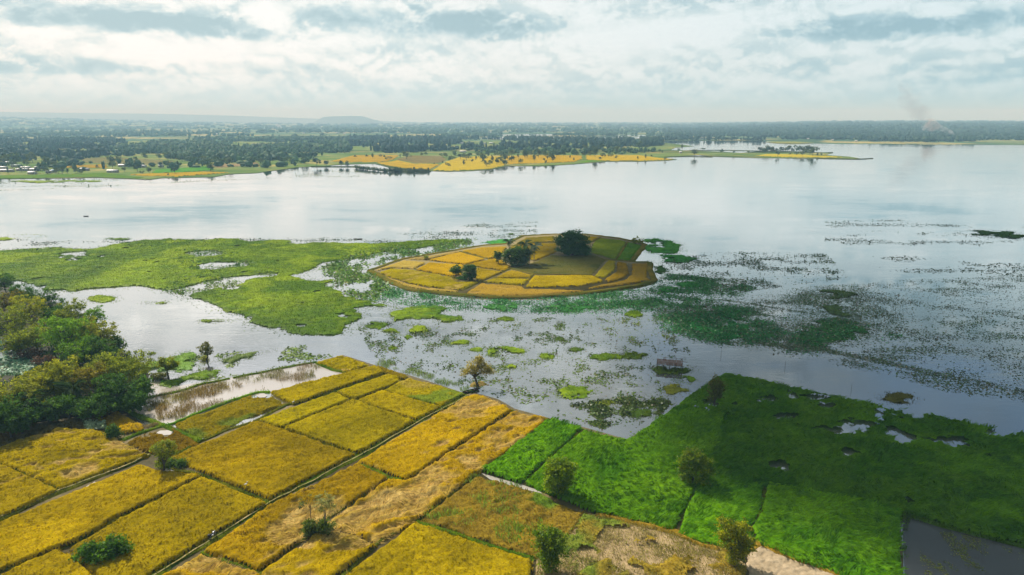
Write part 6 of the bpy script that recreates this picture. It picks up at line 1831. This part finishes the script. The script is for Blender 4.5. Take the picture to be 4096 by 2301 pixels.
# stilt platform in the lake
hp = W(2678, 1475)
e = bpy.data.objects.new('stilt_platform', None)
COL.objects.link(e)
e.location = (hp[0], hp[1], 0)
e.rotation_euler = (0, 0, -.22)
tag(e, 'ruined wooden platform on stilts standing in the lake', 'platform')
rs = np.random.default_rng(3)
Wd, Dp, Hd = 6.6, 4.2, 1.75
for i, x in enumerate(np.linspace(-Wd / 2, Wd / 2, 5)):
    for y in (-Dp / 2, 0, Dp / 2):
        mb = MB()
        top = Hd + (.75 if (y > 0 and i > 0) else .05)
        mb.tube([(x, y, -.6), (x + rs.normal() * .04, y, top * .5), (x + rs.normal() * .05, y + rs.normal() * .03, top)], .065, 6)
        mb.build('post', M['wood_dark'], e)
for y in (-Dp / 2, 0, Dp / 2):
    mb = MB()
    mb.tube([(-Wd / 2 - .2, y, Hd - .08), (Wd / 2 + .2, y, Hd - .1)], .055, 5)
    mb.build('beam', M['wood_dark'], e)
for k in range(22):
    x = -Wd / 2 + .15 + k * (Wd - .3) / 21
    mb = MB()
    ln = Dp + .3 + rs.normal() * .25
    mb.box((x, rs.normal() * .12, Hd + .02 + rs.random() * .05), (.25, ln, .04), rs.normal() * .03, rs.normal() * .05)
    mb.build('plank', M['wood'], e)
mb = MB()
mb.tube([(-Wd / 4, Dp / 2, Hd + .62), (Wd / 2, Dp / 2, Hd + .5)], .035, 5)
mb.build('rail', M['wood'], e)
mb = MB()
mb.tube([(-Wd / 2, -Dp / 2, .25), (-Wd / 4, -Dp / 2, Hd - .1)], .04, 5)
mb.tube([(Wd / 4, -Dp / 2, .25), (Wd / 2, -Dp / 2, Hd - .1)], .04, 5)
mb.build('brace', M['wood_dark'], e)
mb = MB()
mb.tube([(Wd / 2 - .2, Dp / 2 - .4, Hd + .05), (Wd / 2 + 1.3, Dp / 2 - .9, Hd - .1)], .06, 5)
mb.build('loose_pole', M['wood'], e)
mat_patch('weed_mat', [ell(2672, 1482, 58, 14), ell(2735, 1478, 34, 12)], 'dark weed mat under the stilt platform', ((.06, .11, .01), (.11, .16, .012)), seed=120, **KW)


# boats
def boat(p, L, wd, label, rz, z=.0):
    e = bpy.data.objects.new('canoe', None)
    COL.objects.link(e)
    e.location = (p[0], p[1], z)
    e.rotation_euler = (0, 0, rz)
    tag(e, label, 'boat')
    n = 11
    t = np.linspace(-1, 1, n)
    v = []
    for i in range(n):
        hw = wd * .5 * (1 - abs(t[i]) ** 2.6) + .02
        rise = .18 * abs(t[i]) ** 3
        for (o, hh) in [(-1, .34), (-.75, .02), (0, -.06), (.75, .02), (1, .34)]:
            v.append((t[i] * L / 2, o * hw, hh + rise))
    idx = np.arange(n * 5).reshape(n, 5)
    q = np.stack([idx[:-1, :-1], idx[1:, :-1], idx[1:, 1:], idx[:-1, 1:]], -1).reshape(-1, 4)
    link('hull', nmesh('hull', np.array(v), q, M['wood_dark']), e)
    for x in (-.25, .2):
        mb = MB()
        mb.box((x * L, 0, .26), (.22, wd * .8, .04))
        mb.build('seat', M['wood'], e)
    mb = MB()
    for s in (-1, 1):
        mb.tube([(t[i] * L / 2, s * (wd * .5 * (1 - abs(t[i]) ** 2.6) + .02), .35 + .18 * abs(t[i]) ** 3) for i in range(n)], .03, 5)
    mb.build('gunwale', M['wood'], e)
    return e


boat(W(1884, 1568), 5.0, .95, 'dark wooden canoe drawn up beside the lone tree mound', .62, .12)
boat(W(344, 866), 3.4, .8, 'small dark boat far out on the bright left water', .15, .02)
boat(W(1432, 958), 5.0, .9, 'low dark boat behind the broad weed mat', .0, .02)

# motorcycle on the field path
mp = W(852, 2152, .3)
e = bpy.data.objects.new('motorcycle', None)
COL.objects.link(e)
e.location = (mp[0], mp[1], .36)
pd = PW([(850, 2151), (1075, 2008)], .3)
e.rotation_euler = (0, 0, math.atan2(pd[1][1] - pd[0][1], pd[1][0] - pd[0][0]) + .25)
tag(e, 'black motorcycle with bright tank parked on the field path', 'motorcycle')
for x in (-.62, .62):
    a = np.linspace(0, 2 * math.pi, 19)
    mb = MB()
    mb.tube(np.stack([x + .27 * np.cos(a), 0 * a, .3 + .27 * np.sin(a)], 1), .05, 6, False)
    w_ = mb.build('wheel', M['rubber'], e)
    mb = MB()
    for k in range(4):
        b_ = k * math.pi / 4
        mb.tube([(x - .24 * math.cos(b_), 0, .3 - .24 * math.sin(b_)), (x + .24 * math.cos(b_), 0, .3 + .24 * math.sin(b_))], .012, 4)
    mb.build('rim', M['steel'], w_)
mb = MB()
mb.tube([(-.62, 0, .3), (-.1, 0, .35), (.2, 0, .45), (.48, 0, .85)], [.05, .09, .1, .05], 6)
mb.tube([(-.62, 0, .3), (-.45, 0, .7), (.1, 0, .66)], [.04, .06, .08], 6)
mb.build('frame', M['black'], e)
mb = MB()
mb.box((.0, 0, .4), (.34, .26, .28))
mb.build('engine', M['steel'], e)
mb = MB()
mb.tube([(-.7, 0, .80), (-.4, 0, .79), (-.05, 0, .76), (.05, 0, .72)], [.09, .13, .12, .05], 8)
mb.build('seat', M['black'], e)
mb = MB()
mb.tube([(.02, 0, .74), (.15, 0, .80), (.36, 0, .80), (.44, 0, .74)], [.05, .13, .14, .06], 8)
mb.build('tank', M['steel'], e)
mb = MB()
mb.tube([(.62, .07, .3), (.5, .06, .75), (.46, .05, .95)], .03, 5)
mb.tube([(.62, -.07, .3), (.5, -.06, .75), (.46, -.05, .95)], .03, 5)
mb.build('fork', M['steel'], e)
mb = MB()
mb.tube([(.36, .36, 1.02), (.45, .12, .98), (.45, -.12, .98), (.36, -.36, 1.02)], .022, 5)
mb.build('handlebar', M['black'], e)
mb = MB()
mb.tube([(.5, 0, .86), (.58, 0, .86), (.62, 0, .86)], [.07, .09, .08], 8)
mb.build('headlight', M['steel'], e)
mb = MB()
mb.tube([(-.45, 0, .62), (-.8, 0, .6), (-.95, 0, .45)], [.05, .08, .05], 6)
mb.build('mudguard', M['black'], e)
mb = MB()
mb.box((-.8, 0, .92), (.42, .3, .24))
mb.build('luggage_rack', M['black'], e)


# white egrets
def egret(px, z, label, rz):
    p = W(*px, z)
    e = bpy.data.objects.new('egret', None)
    COL.objects.link(e)
    e.location = (p[0], p[1], z)
    e.rotation_euler = (0, 0, rz)
    tag(e, label, 'bird')
    mb = MB()
    mb.tube([(-.34, 0, .36), (-.18, 0, .42), (.02, 0, .46), (.16, 0, .50), (.20, 0, .62), (.14, 0, .74), (.18, 0, .84), (.27, 0, .86), (.40, 0, .84)], [.02, .10, .13, .08, .04, .03, .035, .04, .008], 8)
    mb.build('body', M['white'], e, True)
    for s in (-1, 1):
        mb = MB()
        mb.tube([(0, s * .05, .36), (-.03, s * .05, .18), (.0, s * .05, 0), (.08, s * .05, 0)], .014, 5)
        mb.build('leg', M['black'], e)
    return e


egret((985, 1945), .75, 'white egret in the long golden plot by the path', .4)
egret((1174, 1614), .40, 'white egret on the bund behind the narrow plots', .8)
egret((1009, 1693), .45, 'white egret at the edge of the olive plot', 1.4)

# fishing stakes in the shallow water
for k, (x, y, h, lab) in enumerate([(2884, 1420, 2.0, 'thin stake in the water right of the stilt platform'), (3140, 1470, 2.0, 'thin stake off the half drowned paddy'), (2355, 1340, 2.0, 'thin stake in the open water below the lotus'), (2540, 1385, 2.0, 'thin stake between lotus and stilt platform'), (3080, 1140, 2.2, 'thin stake in the lotus north of the emerald bed'), (3405, 1560, 1.8, 'thin stake near the right lake shore')]):
    p = W(x, y)
    mb = MB()
    mb.tube([(0, 0, -.5), (.03, 0, h * .5), (.0, .02, h)], [.04, .035, .025], 6)
    o = mb.build('stake', M['wood_dark'], loc=(p[0], p[1], 0))
    tag(o, lab, 'stake', 'fishing stakes')

# ------------------------------------------------------------------ mountains, clouds, smoke, haze
def ridge(name, pts, dist, depth, label, mat, zb=-1.0):
    """hill from the outline [(x, y)] of its crest, standing at its own distance with a back slope"""
    pts = np.array(pts, float)
    xs = np.linspace(pts[0, 0], pts[-1, 0], 90)
    ys = np.interp(xs, pts[:, 0], pts[:, 1])
    rows = []
    prof = [(-1.0, 0.0), (-.72, .22), (-.5, .45), (-.34, .72), (-.2, .93), (0, 1), (.4, .95), (.8, .5), (1.2, 0)]
    for o_, f_ in prof:
        r_ = []
        for x, y in zip(xs, ys):
            d = pix_dir(x, y)
            t = dist / d[1]
            top = CAM_H + d[2] * t
            yy = dist + o_ * depth
            xx = d[0] * t
            k = (fbm(np.array([xx]), np.array([yy]), depth * .35, 4, 4)[0] - .5)
            r_.append((xx, yy + k * depth * .25, zb + max(0, top - zb) * f_ * (1 + k * .25 * (0 < abs(o_)))))
        rows.append(r_)
    v = np.array(rows).reshape(-1, 3)
    n = len(xs)
    q = np.array([(i * n + j, i * n + j + 1, (i + 1) * n + j + 1, (i + 1) * n + j) for i in range(len(prof) - 1) for j in range(n - 1)])
    return tag(link(name, nmesh(name, v, q, mat, smooth=True)), label, kind='structure')


M['hill'] = plain_mat('wooded_hill', (.03, .05, .03), (.06, .09, .04), .004, .95)
ridge('table_mountain', [(1255, 494), (1275, 483), (1300, 468), (1330, 466), (1400, 464), (1440, 465), (1470, 473), (1500, 481), (1525, 494)], 10300, 700, 'flat topped mountain on the horizon', M['hill'])
ridge('far_range', [(-2400, 446), (-600, 447), (0, 448), (300, 452), (600, 455), (900, 462), (1200, 473), (1500, 483), (1700, 491), (1900, 496)], 13300, 600, 'very pale long range at the left horizon', M['hill'])

# a cumulus drifting over the lake, high above the frame, shading the right of the scene
def cloud_mat():
    m, gg, o = new_mat('cloud')
    d = gg.n.new('ShaderNodeBsdfDiffuse')
    d.inputs['Color'].default_value = (.85, .86, .88, 1)
    t = gg.n.new('ShaderNodeBsdfTransparent')
    mx = gg.n.new('ShaderNodeMixShader')
    nz = gg.noise(pos(gg), .012, 5.0, .6)
    lw = gg.n.new('ShaderNodeLayerWeight')
    lw.inputs[0].default_value = .5
    gg.put(mx.inputs[0], gg.ss(gg.add(gg.mul(nz, .8), gg.mul(lw.outputs['Facing'], .5)), .40, .95, .16, .88))
    gg.l.new(d.outputs[0], mx.inputs[1])
    gg.l.new(t.outputs[0], mx.inputs[2])
    gg.l.new(mx.outputs[0], o.inputs[0])
    return m


M['cloud'] = cloud_mat()
CL_H = 1250.0
def cloud(cx, cy, lumps, label, seed):
    """lumps: ground positions shaded by each billow (x, y, r); the cloud stands along the sun's direction"""
    k = CL_H / math.tan(SUN_EL)
    off = np.array([math.sin(SUN_AZ) * k, math.cos(SUN_AZ) * k])
    v, f = ico2()
    vs = [tuple(p) for p in v]
    V, F = [], []
    rng = np.random.default_rng(seed)
    nb = 0
    for (x, y, r) in lumps:
        jit = 1 + (rng.random(len(v)) - .5) * .35
        p = v * jit[:, None] * np.array([r, r, r * .55]) + np.array([x + off[0], y + off[1], CL_H + r * .2])
        p[:, 2] = np.maximum(p[:, 2], CL_H - 20 + rng.random(len(v)) * 10)
        V.append(p)
        F.append(f + nb)
        nb += len(v)
    V = np.concatenate(V)
    c = V.mean(0)
    o = link('cloud', nmesh('cloud', V - c, np.concatenate(F), M['cloud'], smooth=True), loc=tuple(c))
    return tag(o, label, kind='stuff')


CLOUD_LUMPS = [(62, 140, 32), (95, 150, 38), (60, 180, 34), (110, 200, 55), (150, 165, 48), (185, 230, 75), (260, 260, 95), (120, 270, 60), (70, 250, 34), (65, 310, 38), (120, 340, 60), (220, 360, 90), (330, 400, 120), (360, 250, 110), (30, 340, 22), (70, 380, 40), (105, 118, 24), (150, 128, 34), (200, 150, 60)] + [(*W(x_, y_), r_) for x_, y_, r_ in [(2800, 1700, 13), (2900, 1800, 13), (2950, 1900, 11), (3100, 1930, 14), (3300, 1990, 14), (3600, 2060, 15), (3900, 2100, 18), (4100, 2250, 14), (3000, 1620, 16), (3850, 2280, 9)]]
cloud(0, 0, CLOUD_LUMPS, 'cumulus high over the right of the lake', 5)

# smoke from a fire on the right hills
def volume_mat(name, col, dens, scale, dark=0.0, lo=.42, hi=.62):
    m, gg, o = new_mat(name)
    pv = gg.n.new('ShaderNodeVolumePrincipled')
    pv.inputs['Color'].default_value = (*col, 1)
    nz = gg.noise(pos(gg), scale, 4.0, .6)
    gg.put(pv.inputs['Density'], gg.mul(gg.ss(nz, lo, hi), dens))
    pv.inputs['Anisotropy'].default_value = .2
    pv.inputs['Absorption Color'].default_value = (1, 1, 1, 1) if dark == 0 else (.3, .3, .3, 1)
    gg.l.new(pv.outputs[0], o.inputs['Volume'])
    return m


def plume(name, pts, label, mat, dist):
    """pts: (x, y, half width) in the photograph at one distance; a closed bent tube with an uneven outline"""
    P, Rr = [], []
    for x, y, hw in pts:
        d = pix_dir(x, y)
        t = dist / d[1]
        P.append((d[0] * t, dist, CAM_H + d[2] * t))
        Rr.append(hw * t / FPX)
    P = np.array(P)
    tt = np.linspace(0, len(P) - 1, len(P) * 3)
    P = np.stack([np.interp(tt, range(len(P)), P[:, k]) for k in range(3)], 1)
    Rr = np.interp(tt, range(len(Rr)), Rr) * (1 + .25 * np.sin(tt * 2.3))
    mb = MB()
    mb.tube(P, Rr, 10)
    return tag(mb.build(name, mat, None, True), label, kind='stuff')


M['smoke'] = volume_mat('pale_smoke', (.72, .90, 1.0), .06, .06)
M['smoke_dark'] = volume_mat('grey_smoke', (.36, .42, .47), .015, .025, 1.0)
plume('smoke', [(3818, 538, 2), (3800, 528, 8), (3770, 515, 14), (3735, 505, 20), (3700, 495, 24)], 'pale smoke low over the right hills', M['smoke'], 2500)
plume('smoke', [(3705, 480, 28), (3680, 455, 34), (3660, 430, 40), (3640, 405, 36), (3630, 375, 34), (3615, 345, 28), (3605, 330, 10)], 'grey smoke drifting up from the right hills', M['smoke_dark'], 2550)
plume('smoke', [(1128, 512, 2), (1120, 506, 5), (1105, 500, 9)], 'thin white smoke on the plain left of the flat mountain', M['smoke'], 5200)

# the air itself
HZ0, HZ1 = -3.0, 262.0
mb = MB()
mb.box((0, 6900, (HZ0 + HZ1) / 2), (46000, 15600, HZ1 - HZ0))
mh, gg, o = new_mat('haze')
pv = gg.n.new('ShaderNodeVolumePrincipled')
pv.inputs['Color'].default_value = (.42, .76, 1.0, 1)
pv.inputs['Absorption Color'].default_value = (1, 1, 1, 1)
pv.inputs['Density'].default_value = 0.00018
pv.inputs['Anisotropy'].default_value = 0.0
gg.l.new(pv.outputs[0], o.inputs['Volume'])
tag(mb.build('haze', mh), 'thin blue haze over the plain', kind='stuff')

# alike trees of one stand: told apart by their order in it
ORD = 'first second third fourth fifth sixth seventh eighth ninth tenth eleventh twelfth thirteenth fourteenth fifteenth sixteenth seventeenth eighteenth nineteenth twentieth'.split() + ['twenty-' + w_ for w_ in 'first second third fourth fifth sixth seventh eighth ninth'.split()] + ['thirtieth']
same = {}
for o_ in sc.objects:
    if o_.parent is None and o_.get('category') and o_.get('label'):
        same.setdefault(o_['label'], []).append(o_)
for lab_, os_ in same.items():
    if len(os_) > 1:
        os_.sort(key=lambda o_: o_.location.x / max(1.0, o_.location.y))
        hd, tl = lab_.split(' ', 3)[:3], lab_.split(' ', 3)[3]
        for k_, o_ in enumerate(os_[:30]):
            o_['label'] = ' '.join(hd) + ', ' + ORD[k_] + ' from left, ' + tl
